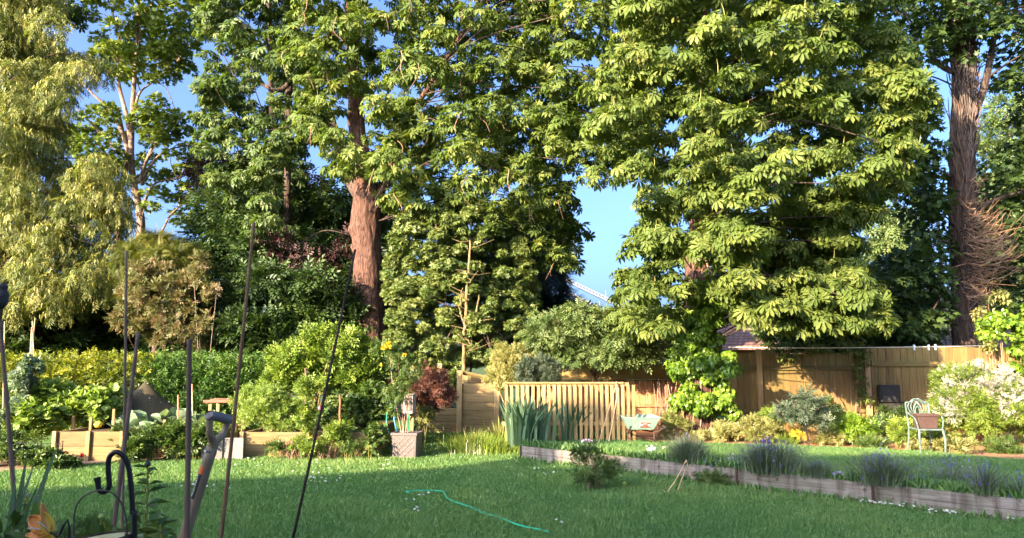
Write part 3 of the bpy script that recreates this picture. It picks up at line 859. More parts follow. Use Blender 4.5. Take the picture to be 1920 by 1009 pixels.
# rustic red-brown table by the laurel hedge
t = thing("rustic_table", "weathered red brown plank table standing before the laurel hedge", "table", (P(427, 775, 15.2)[0], 15.2, .2))
a = P(427, 752, 15.2)
k = MB()
for i in range(4): k.box((a[0], 15.0 + i * .14, a[2] + random.uniform(-.01, .02)), (.72 + random.uniform(-.06, .06), .13, .05), tilt=random.uniform(-.03, .03))
k.build("table_top", wood_mat("old red wood", (0.24, 0.10, 0.06), (0.38, 0.17, 0.10), (1.5, 12, 12)), t)
for dx in (-.26, .26):
    for dy in (-.2, .2):
        k = MB(); k.box((a[0] + dx, 15.2 + dy, a[2] / 2 - .02), (.06, .06, a[2] - .05)); k.build("leg", M['sleeper_upright'], t)

# short wooden pegs standing in the beds
for px, top, bot, D, lab in ((137, 785, 812, 14.2, "short wooden stake below the squash leaves"), (170, 788, 812, 14.2, "short grey stake beneath the squash, above the sunlit end board"), (213, 772, 806, 14.3, "pale stake beside the yellow courgette"), (308, 792, 818, 14.2, "pale stump of stake among the cabbages")):
    a, b = P(px, top, D), P(px, bot, D); k = MB(); k.box(((a[0] + b[0]) / 2, D, (a[2] + b[2]) / 2), (.05, .04, a[2] - b[2] + .1)); tag(k.build("wooden_stake", M['sleeper_upright'], bevel=.004), lab, "stake", "stakes in the raised beds")
k = MB(); a = P(184, 796, 14.0); k.tube(bez([a + (-.07, 0, 0), a, a + (.07, 0, .02)], 7), [.02, .05, .06, .062, .06, .045, .015], 10); tag(k.build("courgette", M['yellow_petal'], smooth=True), "plump yellow courgette under the squash leaves", "vegetable")

# sunlit canes in the vegetable bed
for i, (a, b, D, lab) in enumerate((((9, 603), (5, 800), 14.3, "sunlit bean cane at the picture edge"), ((2, 615), (12, 790), 14.8, "second sunlit bean cane crossing the edge one"),
        ((60, 614), (50, 790), 14.2, "sunlit bean cane behind the pea leaves"), ((66, 596), (56, 700), 14.9, "tallest sunlit cane of the bean tripod"),
        ((61, 602), (65, 720), 14.8, "thinner sunlit cane of the bean tripod"), ((334, 740), (334, 815), 14.4, "rusty thin cane standing in the cabbages"), ((360, 720), (362, 812), 14.8, "pale slim cane behind the cabbages"))):
    pa, pb = P(*a, D), P(*b, D); k = MB(); k.tube([pa, (pa + pb) / 2, pb], .014, 6); tag(k.build("bean_cane", M['cane_sun']), lab.replace("at the picture edge", "beside the pea plants"), "cane", "canes in the vegetable beds")

# wire guard round the strawberries
t = thing("wire_guard", "black wire guard panel around the strawberry plants", "wire guard", (P(60, 860, 12.6)[0], 12.6, 0))
k = MB()
for px in (78, 118): a = P(px, 826, 12.4); k.tube([a, (a[0], a[1], 0)], .007, 5)
for z in (.40, .16):
    a, b = P(-40, 760, 12.8), P(119, 760, 12.4); a[2] = b[2] = z; k.tube([a, b], .006, 5)
k.build("frame", M['black_iron'], t)
k = MB()
for i in range(26):
    q = P(-40 + i * 6.4, 760, 12.8 - i * .016); k.tube([(q[0], q[1], .40), (q[0], q[1], .02)], .0022, 4)
k.build("mesh_wire", M['black_iron'], t)

# ================================================================== PLANTER, HOSE REEL, HOSES
D = 13.7
x0, x1 = P(736, 830, D)[0], P(784, 830, D)[0]; zt = P(760, 814, D)[2]; wd = x1 - x0; cx = (x0 + x1) / 2
t = thing("square_planter", "grey brown square planter with diamond lattice relief on the lawn edge", "planter", (cx, D + wd / 2, 0), rz=-.12)
k = MB(); k.box((0, 0, zt / 2), (wd, wd, zt), taper=.93, r=.5); k.build("box", M['planter'], t, local=True, bevel=.008)
k = MB()
for dx, dy, sx, sy in ((0, -wd / 2, wd + .03, .035), (0, wd / 2, wd + .03, .035), (-wd / 2, 0, .035, wd - .035), (wd / 2, 0, .035, wd - .035)): k.box((dx, dy, zt - .005), (sx, sy, .045))
k.build("rim", M['planter'], t, local=True, bevel=.006)
k = MB()
s = wd * .39; zc = zt * .48; fy = -wd / 2 - .004
for o_ in (-.9, -.3, .3, .9):
    for sg in (1, -1):
        # lattice line clipped to the square field
        pts = []
        for q in np.linspace(-1, 1, 81):
            xx, zz_ = q * s, sg * (q - o_ * 1.0) * s
            if abs(zz_) <= s: pts.append((xx, fy + .012 * (1 - (zc + zz_) / zt), zc + zz_))
        if len(pts) > 2: k.tube([pts[0], pts[-1]], .0065, 4)
for a, b in (((-s, -s), (s, -s)), ((s, -s), (s, s)), ((s, s), (-s, s)), ((-s, s), (-s, -s))): k.tube([(a[0], fy + .01, zc + a[1]), (b[0], fy + .01, zc + b[1])], .008, 4)
k.build("lattice_relief", M['planter_line'], t, local=True)
k = MB(); k.box((0, 0, zt - .03), (wd - .04, wd - .04, .03)); k.build("soil", M['soil'], t, local=True)

D = 14.7
t = thing("hose_reel", "grey plastic hose reel box mounted on a post behind the planter", "hose reel", (P(766, 800, D)[0], D, 0))
a, b = P(757, 738, D), P(777, 776, D)
k = MB(); k.box(((a[0] + b[0]) / 2, D, (a[2] + b[2]) / 2), (b[0] - a[0] + .03, .16, a[2] - b[2]), r=.5, rz=-.35); k.build("case", M['reel'], t, bevel=.03)
k = MB(); k.box(((a[0] + b[0]) / 2, D - .09, (a[2] + b[2]) / 2), ((b[0] - a[0]) * .6, .03, (a[2] - b[2]) * .7), rz=-.35); k.build("front_panel", M['planter'], t, bevel=.012)
k = MB(); k.box(((a[0] + b[0]) / 2 + .04, D + .12, (a[2]) / 2), (.08, .07, a[2])); k.build("post", M['sleeper_upright'], t)
def hose(name, pts, mat, lab, r_=.013, n=30, cat="hose"):
    k = MB(); k.tube(bez(pts, n), r_, 7); return tag(k.build(name, M[mat], smooth=True), lab, cat)
hose("hose", [P(767, 776, 14.6), P(768, 795, 14.5), P(766, 815, 14.4), P(765, 832, 14.4)], 'hose', "green hose hanging straight down from the grey reel box")
hose("hose", [P(735, 763, 14.4), P(727, 772, 14.4), P(725, 790, 14.4), P(729, 812, 14.3), P(731, 828, 14.3)], 'hose', "green hose loop hanging left of the rose stems".replace("left of", "beside"))
hose("hose", [P(740, 765, 14.4), P(739, 785, 14.35), P(743, 805, 14.3), P(747, 830, 14.3)], 'hose_blue', "blue hose hanging among the rose stems")
# hose across the lawn
pts = [G(x, y, .03) for x, y in ((768, 924), (762, 922), (768, 920.5), (795, 920), (828, 921), (835, 928), (840, 935), (852, 941), (880, 950), (905, 960), (925, 966), (945, 974), (962, 981), (985, 988), (1010, 993), (1030, 998))]
for i in (9, 10): pts[i][2] = .022
hose("lawn_hose", pts, 'hose', "thin bright green hose snaking across the shaded lawn", .011, 90)

# ================================================================== WHEELBARROW
D = 13.9
t = thing("wheelbarrow", "pale green wheelbarrow with a red and white badge parked by the picket panel", "wheelbarrow", (P(1205, 820, D)[0], D, UZ))
cx = P(1203, 760, D)[0]
tp, bt = P(1200, 783, D)[2], P(1200, 806, D)[2]
hw, hb = 33 * S(D), 22 * S(D)
def ringbox(z, w_, d_, y0): return [(cx - w_, y0 - d_, z), (cx + w_, y0 - d_, z), (cx + w_, y0 + d_, z), (cx - w_, y0 + d_, z)]
yc = D + .35
V = ringbox(tp, hw, .42, yc) + ringbox(bt, hb, .30, yc) + ringbox(tp, hw - .015, .405, yc) + ringbox(bt + .015, hb - .01, .285, yc)
F = [(i, (i + 1) % 4, 4 + (i + 1) % 4, 4 + i) for i in range(4)] + [(4, 5, 6, 7)] + [(8 + (i + 1) % 4, 8 + i, 12 + i, 12 + (i + 1) % 4) for i in range(4)] + [(12, 15, 14, 13)] + [(i, 8 + i, 8 + (i + 1) % 4, (i + 1) % 4) for i in range(4)]
obj_from("tray", np.array(V), F, M['barrow'], t)
k = MB(); k.tube([*ringbox(tp, hw, .42, yc)], .013, 6, closed=True); k.build("rolled_rim", M['barrow'], t)
fyb = lambda z: yc - .30 - .12 * (z - bt) / (tp - bt) - .006
zc = (tp + bt) / 2 - .02
bx = cx + .05
bV = [(bx - .10, zc + .045), (bx + .10, zc + .045), (bx + .08, zc + .0), (bx + .10, zc - .045), (bx - .10, zc - .045), (bx - .08, zc)]
o = obj_from("badge", np.array([(x, fyb(z), z) for x, z in bV] + [(x, fyb(z) + .006, z) for x, z in bV]), [tuple(range(6))] + [(i, (i + 1) % 6, 6 + (i + 1) % 6, 6 + i) for i in range(6)], M['white_paint'], t)
k = MB()
for (xa_, za_), (xb_, zb_) in (((-.085, .035), (.085, -.035)), ((-.085, -.035), (.085, .035)), ((-.09, .038), (.09, .038)), ((-.09, -.038), (.09, -.038))): k.tube([(bx + xa_, fyb(zc + za_) - .003, zc + za_), (bx + xb_, fyb(zc + zb_) - .003, zc + zb_)], .009, 4)
k.tube([(bx - .03, fyb(zc) - .004, zc), (bx + .03, fyb(zc) - .004, zc)], .022, 6)
k.build("badge_emblem", M['red_mark'], o)
for dx in (-hb - .02, hb + .02):
    k = MB(); k.tube([(cx + dx, yc - .22, bt), (cx + dx, yc - .25, UZ)], .014, 6); k.build("leg", M['rust'], t)
    k = MB(); k.tube(bez([(cx + dx * 1.25, yc - .95, bt + .10), (cx + dx * 1.1, yc - .4, bt - .03), (cx + dx * .8, yc + .3, bt - .07), (cx + dx * .2, yc + .72, UZ + .19)], 12), .015, 6); hd = k.build("shaft", M['rust'], t)
    k = MB(); k.tube([(cx + dx * 1.25, yc - .97, bt + .102), (cx + dx * 1.22, yc - .84, bt + .09)], .021, 8); k.build("grip", M['tyre'], hd)
k = MB(); k.tube([(cx + .185 * 0, yc + .72 + .15 * math.cos(a), UZ + .19 + .15 * math.sin(a)) for a in np.linspace(0, 2 * math.pi, 20, endpoint=False)], .04, 8, closed=True); wh = k.build("wheel", M['tyre'], t, smooth=True)
k = MB(); k.tube([(cx - .02, yc + .72, UZ + .19), (cx + .02, yc + .72, UZ + .19)], .10, 12); k.build("rim", M['red_mark'], wh)
k = MB(); k.tube([(cx - hb - .02, yc - .23, bt - .16), (cx + hb + .02, yc - .23, bt - .16)], .011, 6); k.build("leg_brace", M['rust'], t)

# ================================================================== ORNATE CHAIR WITH POT
D = 12.45
cx = P(1732, 760, D)[0]
t = thing("garden_chair", "verdigris cast metal garden chair with tulip scrollwork back beside the white flowered bush", "chair", (cx, D, UZ), rz=-.06)
sw, sh = .185, .40
k = MB(); k.box((0, 0, sh), (sw * 2, .40, .022))
k.tube([(-sw, -.2, sh), (sw, -.2, sh)], .014, 6); k.build("seat", M['chair'], t, local=True, bevel=.006)
for sx in (-1, 1):
    k = MB(); k.tube(bez([(sx * sw, -.19, sh), (sx * (sw + .015), -.21, .22), (sx * (sw + .005), -.20, 0)], 8), np.linspace(.02, .014, 8), 7); k.build("leg", M['chair'], t, local=True)
    k = MB(); k.tube(bez([(sx * sw * .95, .19, sh), (sx * sw * .96, .22, .2), (sx * sw * 1.04, .27, 0)], 8), .015, 7); k.build("leg", M['chair'], t, local=True)
    k = MB(); k.tube(bez([(sx * sw * .98, .19, .62), (sx * (sw + .025), .08, .63), (sx * (sw + .035), -.12, .585), (sx * (sw + .02), -.17, .50), (sx * sw, -.17, sh)], 18), .011, 6); k.build("armrest", M['chair'], t, local=True)
k = MB()
bk = lambda z: .19 + (z - sh) * .12
for sx in (-1, 1):
    k.tube(bez([(sx * sw * .95, bk(sh), sh), (sx * sw * .98, bk(.6), .6), (sx * sw * 1.0, bk(.80), .80)], 10), .013, 6)
top = [(-sw * 1.03, .79), (-sw * .9, .815), (-sw * .6, .82), (-.05, .865), (0, .87), (.05, .865), (sw * .6, .82), (sw * .9, .815), (sw * 1.03, .79)]
k.tube(bez([(x, bk(z), z) for x, z in top], 30), .013, 6)
k.tube(bez([(x, bk(z), z) for x, z in ((-sw, .625), (-sw * .5, .61), (0, .60), (sw * .5, .61), (sw, .625))], 12), .011, 6)
k.build("back_frame", M['chair'], t, local=True)
k = MB()
for sx in (-1, 1):
    for pp in ([(0, .60), (.055, .68), (.05, .76), (0, .84)], [(0, .60), (.035, .65), (.028, .71), (0, .755)], [(.01, .60), (.09, .68), (.10, .77), (.05, .85)],
               [(.03, .60), (.12, .66), (.15, .75), (.12, .81)], [(.05, .605), (.15, .64), (.185, .71), (.18, .79)], [(.09, .61), (.16, .62), (.19, .655), (.17, .67)], [(-.05, .85), (.01, .80), (.06, .70), (.03, .60)]):
        k.tube(bez([(sx * x, bk(z), z) for x, z in pp], 12), .0075, 5)
k.build("tulip_scrollwork", M['chair'], t, local=True)
pt_ = thing("flower_pot", "brown plastic trough pot standing on the garden chair seat", "pot", (cx + .0, D - .02, UZ + sh + .011), rz=-.06)
k = MB(); k.box((0, 0, .105), (.33, .22, .21), taper=.86, r=.5); k.build("bowl", M['pot'], pt_, local=True, bevel=.012)
k = MB()
for c_, s_ in (((0, -.115, .215), (.36, .02, .035)), ((0, .115, .215), (.36, .02, .035)), ((-.17, 0, .215), (.02, .21, .035)), ((.17, 0, .215), (.02, .21, .035))): k.box(c_, s_)
k.build("rim", M['pot'], pt_, local=True, bevel=.004)

# ================================================================== CLOTHES LINE AND PEGS
LD = 14.9
pts = [P(x, y, LD) for x, y in ((1378, 652), (1480, 652.5), (1600, 652), (1720, 650.5), (1800, 649.5), (1858, 648))]
pts[-1][1] = FD - .12; pts[-1][:] = P(1858, 648, FD - .12)
pts[0][:] = P(1366, 651, 15.1)
k = MB(); k.tube(bez(pts, 30), .009, 5); tag(k.build("clothes_line", M['line']), "pale clothes line stretched from the ivy trunk to the fence post", "clothes line")
for px, lab in ((1715, "pale blue clothes peg hanging alone on the line"), (1741, "pale clothes peg, middle one on the line"), (1754, "pale clothes peg on the line, next to the fence post")):
    f = (px - 1600) / 120
    ybase = np.array([p for p in bez(pts, 300)])
    prj = W0 / 2 + F0 * ybase[:, 0] / (ybase[:, 1] * CT + (ybase[:, 2] - CAMZ) * ST)
    q = ybase[np.argmin(abs(prj - px))]
    k = MB(); k.box((q[0] - .008, q[1], q[2] - .01), (.012, .014, .11), tilt=.06); k.box((q[0] + .008, q[1], q[2] - .01), (.012, .014, .11), tilt=-.06); k.box((q[0], q[1], q[2] + .0), (.03, .018, .012))
    tag(k.build("clothes_peg", M['peg']), lab, "peg", "pegs on the clothes line")

# ================================================================== NEIGHBOUR HOUSES, POLE, CRANES
def cottage(label, px0, px1, D, eave_py, ridge_py, depth, slope_left=True):
    x0, x1 = P(px0, 640, D)[0], P(px1, 640, D)[0]; ze = P(960, eave_py, D)[2]; zr = P(960, ridge_py, D + depth / 2)[2]
    t = thing("neighbour_house", label, "house", ((x0 + x1) / 2, D + depth / 2, 0))
    k = MB(); k.box(((x0 + x1) / 2, D + depth / 2, ze / 2), (x1 - x0 - .3, depth - .5, ze - .02)); k.build("wall", M['render_brick'], t)
    ym = D + depth / 2
    V = np.array([(x0, D, ze), (x1, D, ze), (x1, D + depth, ze), (x0, D + depth, ze), (x0 + .4, ym, zr), (x1 - .4, ym, zr)])
    obj_from("roof", V, [(0, 1, 5, 4), (2, 3, 4, 5), (0, 4, 3), (1, 2, 5), (0, 3, 2, 1)], M['roof'], t)
    k = MB(); k.tube([V[4], V[5]], .09, 6); k.build("ridge_tile", M['roof'], t)
    k = MB(); k.box(((x0 + x1) / 2, D + .24, ze - .35), (.9, .04, .5)); wo = k.build("window", M['white_paint'], t)
    k = MB(); k.box(((x0 + x1) / 2, D + .21, ze - .35), (.8, .03, .42)); k.build("pane", M['window'], wo)
cottage("red tiled roof of a low house behind the shaded fence, below the big chestnut", 1372, 1600, 24, 656, 590, 5.5)
cottage("red tiled roof behind the ivy clad trunk above the fence end", 1735, 1990, 25, 655, 548, 7)
a = P(1755, 370, 21); t = thing("utility_pole", "slim grey pole with white fittings beside the ivy clad trunk", "pole", (a[0], 21, 0))
k = MB(); k.tube([(a[0], 21, 0), (a[0], 21, a[2])], .05, 8); k.build("shaft", M['pole'], t)
for py in (505, 578):
    b = P(1755, py, 21); k = MB(); k.tube([b + (-.03, -.06, -.12), b + (-.03, -.06, .12)], [.06, .075], 8); k.build("fitting", M['white_paint'], t)

def crane(label, tip, heel, D):
    a, b = P(*tip, D), P(*heel, D)
    t = thing("tower_crane", label, "crane", (b[0], D, 0), "cranes seen through the gap between the chestnuts")
    k = MB(); n = 26
    d = (b - a) / n; up = nrm(np.cross(d, (0, 1.0, 0))); s = .55
    ch = [np.array((0, -.5, 0)) * s, np.array((0, .5, 0)) * s, -up * s * .9 * np.sign(-up[2] if up[2] else 1)]
    for c_ in ch: k.tube([a + c_, b + c_], .13, 5)
    for i in range(n):
        for j in range(3):
            k.tube([a + d * i + ch[j], a + d * (i + 1) + ch[(j + 1) % 3]], .07, 4)
    k.build("jib", M['crane'], t)
    k = MB()
    for dx in (-.6, .6):
        for dy in (-.6, .6): k.tube([(b[0] + dx, D + dy, 0), (b[0] + dx, D + dy, b[2] + 3)], .14, 5)
    for i in range(int(b[2] + 3)):
        k.tube([(b[0] - .6, D - .6, i), (b[0] + .6, D - .6, i + 1)], .06, 4); k.tube([(b[0] - .6, D + .6, i + 1), (b[0] - .6, D - .6, i)], .06, 4)
    k.build("mast", M['crane'], t)
    k = MB(); k.box((b[0] + 1.3, D, b[2] + .2), (1.6, 1.6, 1.9)); k.build("cab", M['white_paint'], t, bevel=.1)
    k = MB(); k.tube([a + d * 4, a + d * 4 + (0, 0, 2.2)], .08, 5); k.tube([a + d * 17, a + d * 17 + (0, 0, 1.6)], .08, 5); k.build("jib_strut", M['crane'], t)
crane("grey lattice crane jib sloping across the sky gap, upper of two", (1035, 515), (1190, 589), 120)
crane("grey lattice crane jib sloping across the sky gap, lower of two", (1035, 537), (1172, 608), 118)

# ================================================================== BIG TREES
def tree(name, label, base, cat="tree", group=None): return thing(name, label, cat, base, group)

# --- the first horse chestnut: thick bare trunk between hedge and holly
CD = 20.0
b0 = P(693, 660, CD); b0[2] = 0
t = tree("horse_chestnut_tree", "big horse chestnut with a thick bare reddish trunk standing behind the yellow rose", b0)
path = [(b0[0], CD, -.05), P(692, 640, CD), P(690, 560, CD), P(689, 480, CD), P(686, 420, CD), P(688, 375, CD), P(684, 330, CD + .1), P(672, 260, CD + .2), P(666, 180, CD + .2), P(660, 60, CD + .2), P(655, -80, CD + .2), P(650, -200, CD + .2)]
rad = [.48, .40, .385, .375, .385, .38, .29, .235, .22, .18, .14, .07]
kn = [(P(660, 432, CD - .15), .24, .09), (P(658, 463, CD - .2), .16, .11), (P(722, 517, CD - .15), .20, .12)]
noisy_trunk(path, rad, "trunk", M['bark_red'], t, knobs=kn)
L1 = [P(683, 380, CD), P(655, 330, CD + .3), P(632, 262, CD + .6), P(608, 205, CD + .9), P(575, 135, CD + 1.2), P(545, 80, CD + 1.5), P(530, 760, CD + 1.7), P(500, -110, CD + 2)]
L2 = [P(700, 385, CD), P(722, 345, CD - .3), P(736, 300, CD - .7), P(770, 220, CD - 1.2), P(830, 120, CD - 1.4), P(900, 10, CD - 1.5)]
L3 = [P(560, 140, CD + 1.2), P(520, 170, CD + 1.3), P(470, 150, CD + 1.5), P(420, 180, CD + 1.8)]
L4 = [P(612, 215, CD + .9), P(560, 235, CD + 1.2), P(500, 240, CD + 1.5), P(440, 270, CD + 1.7)]
for L, r0 in ((L1, .21), (L2, .12), (L3, .08), (L4, .07)):
    k = MB(); k.tube(bez(L, 40), np.linspace(r0, r0 * .35, 40), 12, rough=.04); k.build("limb", M['bark_dark'] if r0 != .12 else M['bark_red'], t, smooth=True)
A = [(570, -260), (1010, -260), (1030, 0), (1010, 120), (965, 190), (985, 300), (1050, 335), (1080, 440), (1072, 520), (1030, 515), (985, 440), (905, 385), (820, 440), (745, 395), (705, 325), (660, 325), (625, 335), (590, 270), (560, 180), (555, 60)]
holes = [[(634, 175), (702, 175), (702, 285), (634, 285)], [(690, 50), (745, 55), (740, 108), (695, 108)], [(655, 385), (720, 385), (720, 430), (655, 430)], [(935, 190), (1000, 180), (1000, 300), (950, 290)]]
bA = crown(A, 16.6, 21.5, 330, .26, .54, .7, holes)
Bp = [(1000, -260), (1240, -260), (1235, 150), (1200, 270), (1175, 335), (1115, 335), (1070, 300), (1000, 230)]
hB = [[(1055, 100), (1110, 110), (1100, 145), (1055, 140)]]
bB = crown(Bp, 16, 19.5, 150, .26, .48, .7, hB)
bB = np.vstack([bB, crown([(930, 180), (1080, 200), (1085, 320), (990, 335), (950, 290)], 17, 19.5, 34, .2, .36, .7)])
Cp = [(385, -260), (590, -260), (585, 200), (572, 300), (540, 380), (480, 440), (420, 370), (370, 250), (385, 110)]
hC = [[(395, 40), (430, 30), (420, 80), (390, 90)], [(470, 150), (520, 160), (510, 230), (470, 215)], [(480, 30), (510, 40), (500, 70), (475, 70)]]
bC = crown(Cp, 19.5, 23.5, 185, .24, .48, .7, hC)
bC[:, 6] -= .05  # leaf tone lowered as well for the shaded side
k = MB()
st = np.array([p for p in bez(path, 40)[14:]] + list(bez(L1, 30)) + list(bez(L2, 30)))
branches(k, st, np.vstack([bA, bB]), 80, .02); branches(k, np.array(list(bez(L1, 30)) + list(bez(L3, 12)) + list(bez(L4, 12))), bC, 60, .025)
k.build("branch", M['bark_dark'], t)['kind'] = 'stuff'
CH = dict(smin=.4, out=.8, dz=-.75, dj=.55, nup=.6, nout=1.0, nj=.45, zlo=-.4, svar=.45, rj=.24)
foliage("crown", np.vstack([bA, bB]), 27000, T_PALM_L, .165, M['chestnut'], t, **CH)
foliage("shaded_crown", bC, 10500, T_PALM_L, .165, M['chestnut_shaded'], t, **CH)
def stalks(blobs, n, parent, mat='stalk'):
    idx = rng.choice(len(blobs), n); B = blobs[idx]; u = unit(n); u[:, 1] = -abs(u[:, 1]); u[:, 2] = abs(u[:, 2]) * .6 + .2
    k = MB()
    for p, r_ in zip(B[:, :3] + u * B[:, 3:6] * .9, rng.random(n)):
        h = .14 + .14 * r_
        q = p + np.array((random.uniform(-.05, .05), random.uniform(-.04, .04), h)); k.tube([p, (p + q) / 2 + (.01, 0, 0), q], [.008, .006, .002], 4)
    k.build("seed_stalk", M[mat], parent)['kind'] = 'stuff'
stalks(bA, 90, t)
k = MB()
for i in rng.choice(len(bA), 110, replace=False):          # bare dead twigs hanging among the leaves
    p = bA[i, :3] + np.array((random.uniform(-.2, .2), -bA[i, 3] * .9, random.uniform(-.1, .2)))
    q = p + np.array((random.uniform(-.25, .25), random.uniform(-.1, .05), -random.uniform(.25, .7)))
    m_ = (p + q) / 2 + rng.standard_normal(3) * .08
    k.tube(bez([p, m_, q], 7), np.linspace(.011, .004, 7), 4)
    if random.random() < .6: k.tube([m_, m_ + np.array((random.uniform(-.15, .15), 0, -random.uniform(.1, .3)))], [.006, .003], 4)
k.build("dead_twig", M['dead_stem'], t)['kind'] = 'stuff'

# --- the second horse chestnut: nearer, broad skirt of leaves down to the fence
D2 = 15.3
b0 = P(1312, 790, D2); b0[2] = UZ
t = tree("horse_chestnut_tree", "broad horse chestnut with an ivy wrapped trunk and leafy skirt hanging to the fence top", b0)
path = [(b0[0], D2, UZ - .05), P(1312, 740, D2), P(1312, 640, D2), P(1308, 520, D2), P(1312, 420, D2 + .1), P(1318, 300, D2 + .2), P(1325, 150, D2 + .3), P(1322, 40, D2 + .3), P(1318, -100, D2 + .3), P(1315, -230, D2 + .4)]
noisy_trunk(path, [.33, .27, .25, .24, .22, .19, .16, .13, .1, .05], "trunk", M['bark_red'], t, seg=36, rings=80)
E = [(1185, -260), (1600, -260), (1630, 20), (1690, 90), (1745, 215), (1690, 330), (1625, 400), (1590, 475), (1630, 540), (1665, 612), (1480, 610), (1395, 600), (1370, 560), (1275, 570), (1250, 625), (1195, 618), (1160, 588), (1180, 520), (1192, 470), (1222, 392), (1200, 345), (1110, 240), (1140, 150), (1180, 100)]
hE = [[(1295, 130), (1345, 130), (1340, 180), (1300, 175)], [(1500, 240), (1560, 235), (1550, 290), (1500, 290)], [(1395, 290), (1440, 285), (1430, 330), (1400, 335)], [(1610, 430), (1650, 400), (1700, 430), (1680, 480), (1620, 500)], [(1290, 480), (1330, 480), (1330, 545), (1290, 545)]]
lowr = [(1405, 420), (1480, 380), (1640, 330), (1800, 330), (1800, 700), (1405, 700)]
bE = np.vstack([crown(E, 12.2, 17.2, 350, .24, .50, .6, hE + [lowr]), crown([(1405, 420), (1480, 380), (1640, 340), (1690, 335), (1625, 400), (1590, 475), (1630, 540), (1665, 612), (1480, 610), (1405, 600)], 15.2, 18.0, 110, .24, .46, .6, hE), crown([(1390, 535), (1600, 500), (1640, 545), (1665, 612), (1480, 614), (1390, 600)], 13.0, 15.6, 60, .22, .42, .6, hE)])
k = MB(); branches(k, bez(path, 40)[8:], bE, 90, .018); k.build("branch", M['bark_dark'], t)['kind'] = 'stuff'
CH2 = dict(CH); CH2['rj'] = .18
foliage("crown", bE, 30000, T_PALM, .158, M['chestnut'], t, **CH2)
stalks(bE, 150, t)
# bare hanging rootlets and twigs on its trunk
k = MB()
for i in range(130):
    py = random.choice((random.uniform(130, 180), random.uniform(290, 330), random.uniform(470, 560)))
    a = P(1312 + random.uniform(-16, 16), py, D2 - .2); q = a + np.array((random.uniform(-.12, .12), -random.uniform(.05, .2), -random.uniform(.2, .5)))
    k.tube([a, (a + q) / 2 + rng.standard_normal(3) * .03, q], [.008, .006, .003], 4)
k.build("bare_twig", M['dead_stem'], t)['kind'] = 'stuff'

# ivy climbing its foot
t = thing("ivy", "bright green ivy wrapped around the broad chestnut's trunk, down to the ground", "ivy", (b0[0], D2, UZ))
iv = ell([(1318, 725, 15.05, 62, .46, 72), (1325, 672, 15.05, 58, .46, 56), (1295, 690, 15.05, 46, .42, 54), (1325, 600, 15.0, 44, .42, 60), (1345, 770, 14.95, 44, .36, 38), (1290, 755, 14.98, 34, .34, 40), (1300, 625, 15.05, 40, .4, 50), (1318, 560, 15.0, 26, .36, 40)])
ic = clump(iv, 22, .22, .36)
foliage("foliage", ic, 16500, T_IVY, .078, M['ivy'], t, smin=.7, out=.4, dz=-.9, dj=.3, nup=.35, nout=1.1, nj=.3, rj=.22)
k = MB()
for i in range(16):
    a = random.uniform(0, 6.28); k.tube(bez([(b0[0] + .32 * math.cos(a), D2 + .3 * math.sin(a) - .05, UZ), (b0[0] + .29 * math.cos(a + .3), D2 + .28 * math.sin(a + .3), 1.0), (b0[0] + .27 * math.cos(a), D2 + .26 * math.sin(a), 1.8), (b0[0] + .26 * math.cos(a - .3), D2 + .25 * math.sin(a - .3), 2.6)], 14), .014, 5)
k.build("stem", M['dead_stem'], t)

# --- ivy clad tall trunk on the far side of the fence
D3 = 19.5
b0 = P(1800, 660, D3); b0[2] = 0
t = tree("ivy_clad_tree", "tall tree with a thick trunk matted in dry brown ivy stems behind the fence end", b0)
path = [(b0[0], D3, 0), P(1812, 640, D3), P(1808, 520, D3), P(1802, 420, D3), P(1803, 300, D3), P(1806, 200, D3), P(1802, 90, D3), P(1795, -20, D3), P(1790, -220, D3)]
noisy_trunk(path, [.42, .35, .31, .30, .29, .28, .26, .22, .12], "trunk", M['bark_dark'], t, seg=40, rings=80, amp=.10)
k = MB()
cc = bez(path, 60)
for i in range(520):
    q = cc[random.randint(8, 50)]; a = random.gauss(-1.35, .95)
    rr = .285
    p = q + np.array((rr * math.cos(a), rr * math.sin(a), random.uniform(-.2, .2)))
    p2 = p + np.array((.07 * math.cos(a) + random.gauss(0, .07), .07 * math.sin(a), random.uniform(.2, .7))); p3 = p2 + np.array((random.gauss(0, .10), -.02, random.uniform(.15, .5)))
    k.tube(bez([p, p2, p3], 6), np.linspace(.022, .009, 6), 4)
k.build("clinging_stem", M['ivy_stem'], t)['kind'] = 'stuff'
k = MB()
for i in range(290):
    py = min(560, max(340, random.gauss(465, 58)))
    L = 1.25 * math.exp(-((py - 480) / 75) ** 2) * random.uniform(.5, 1.05) + .2
    p = P(1818 + random.uniform(-12, 16), py, D3 - .35 + random.uniform(-.1, .2))
    az = random.gauss(-.35, .8)
    v = np.array((math.cos(az), math.sin(az) * .8, random.uniform(-.5, .35)))
    p2 = p + v * L * .5 + rng.standard_normal(3) * .10; p3 = p + v * L * .9 + np.array((0, 0, random.uniform(-.1, .55) * L)) + rng.standard_normal(3) * .14
    k.tube(bez([p, p2, p3], 7), np.linspace(.009, .0035, 7), 4)
k.build("dead_ivy_stem", M['dead_stem'], t)['kind'] = 'stuff'
limbs = [[P(1803, 250, D3), P(1840, 180, D3 - .2), P(1862, 80, D3), P(1880, -40, D3)], [P(1802, 140, D3), P(1760, 120, D3), P(1720, 60, D3 + .4)], [P(1805, 330, D3), P(1740, 330, D3 + .3), P(1690, 300, D3 + .5)], [P(1808, 400, D3), P(1880, 370, D3 + .4), P(1960, 350, D3 + .6)]]
for L, r0 in zip(limbs, (.13, .09, .06, .07)):
    k = MB(); k.tube(bez(L, 20), np.linspace(r0, r0 * .4, 20), 8); k.build("limb", M['bark_dark'], t)
F1 = [(1610, -230), (2150, -230), (2150, 130), (1905, 70), (1860, 40), (1760, 110), (1690, 110), (1640, 30)]
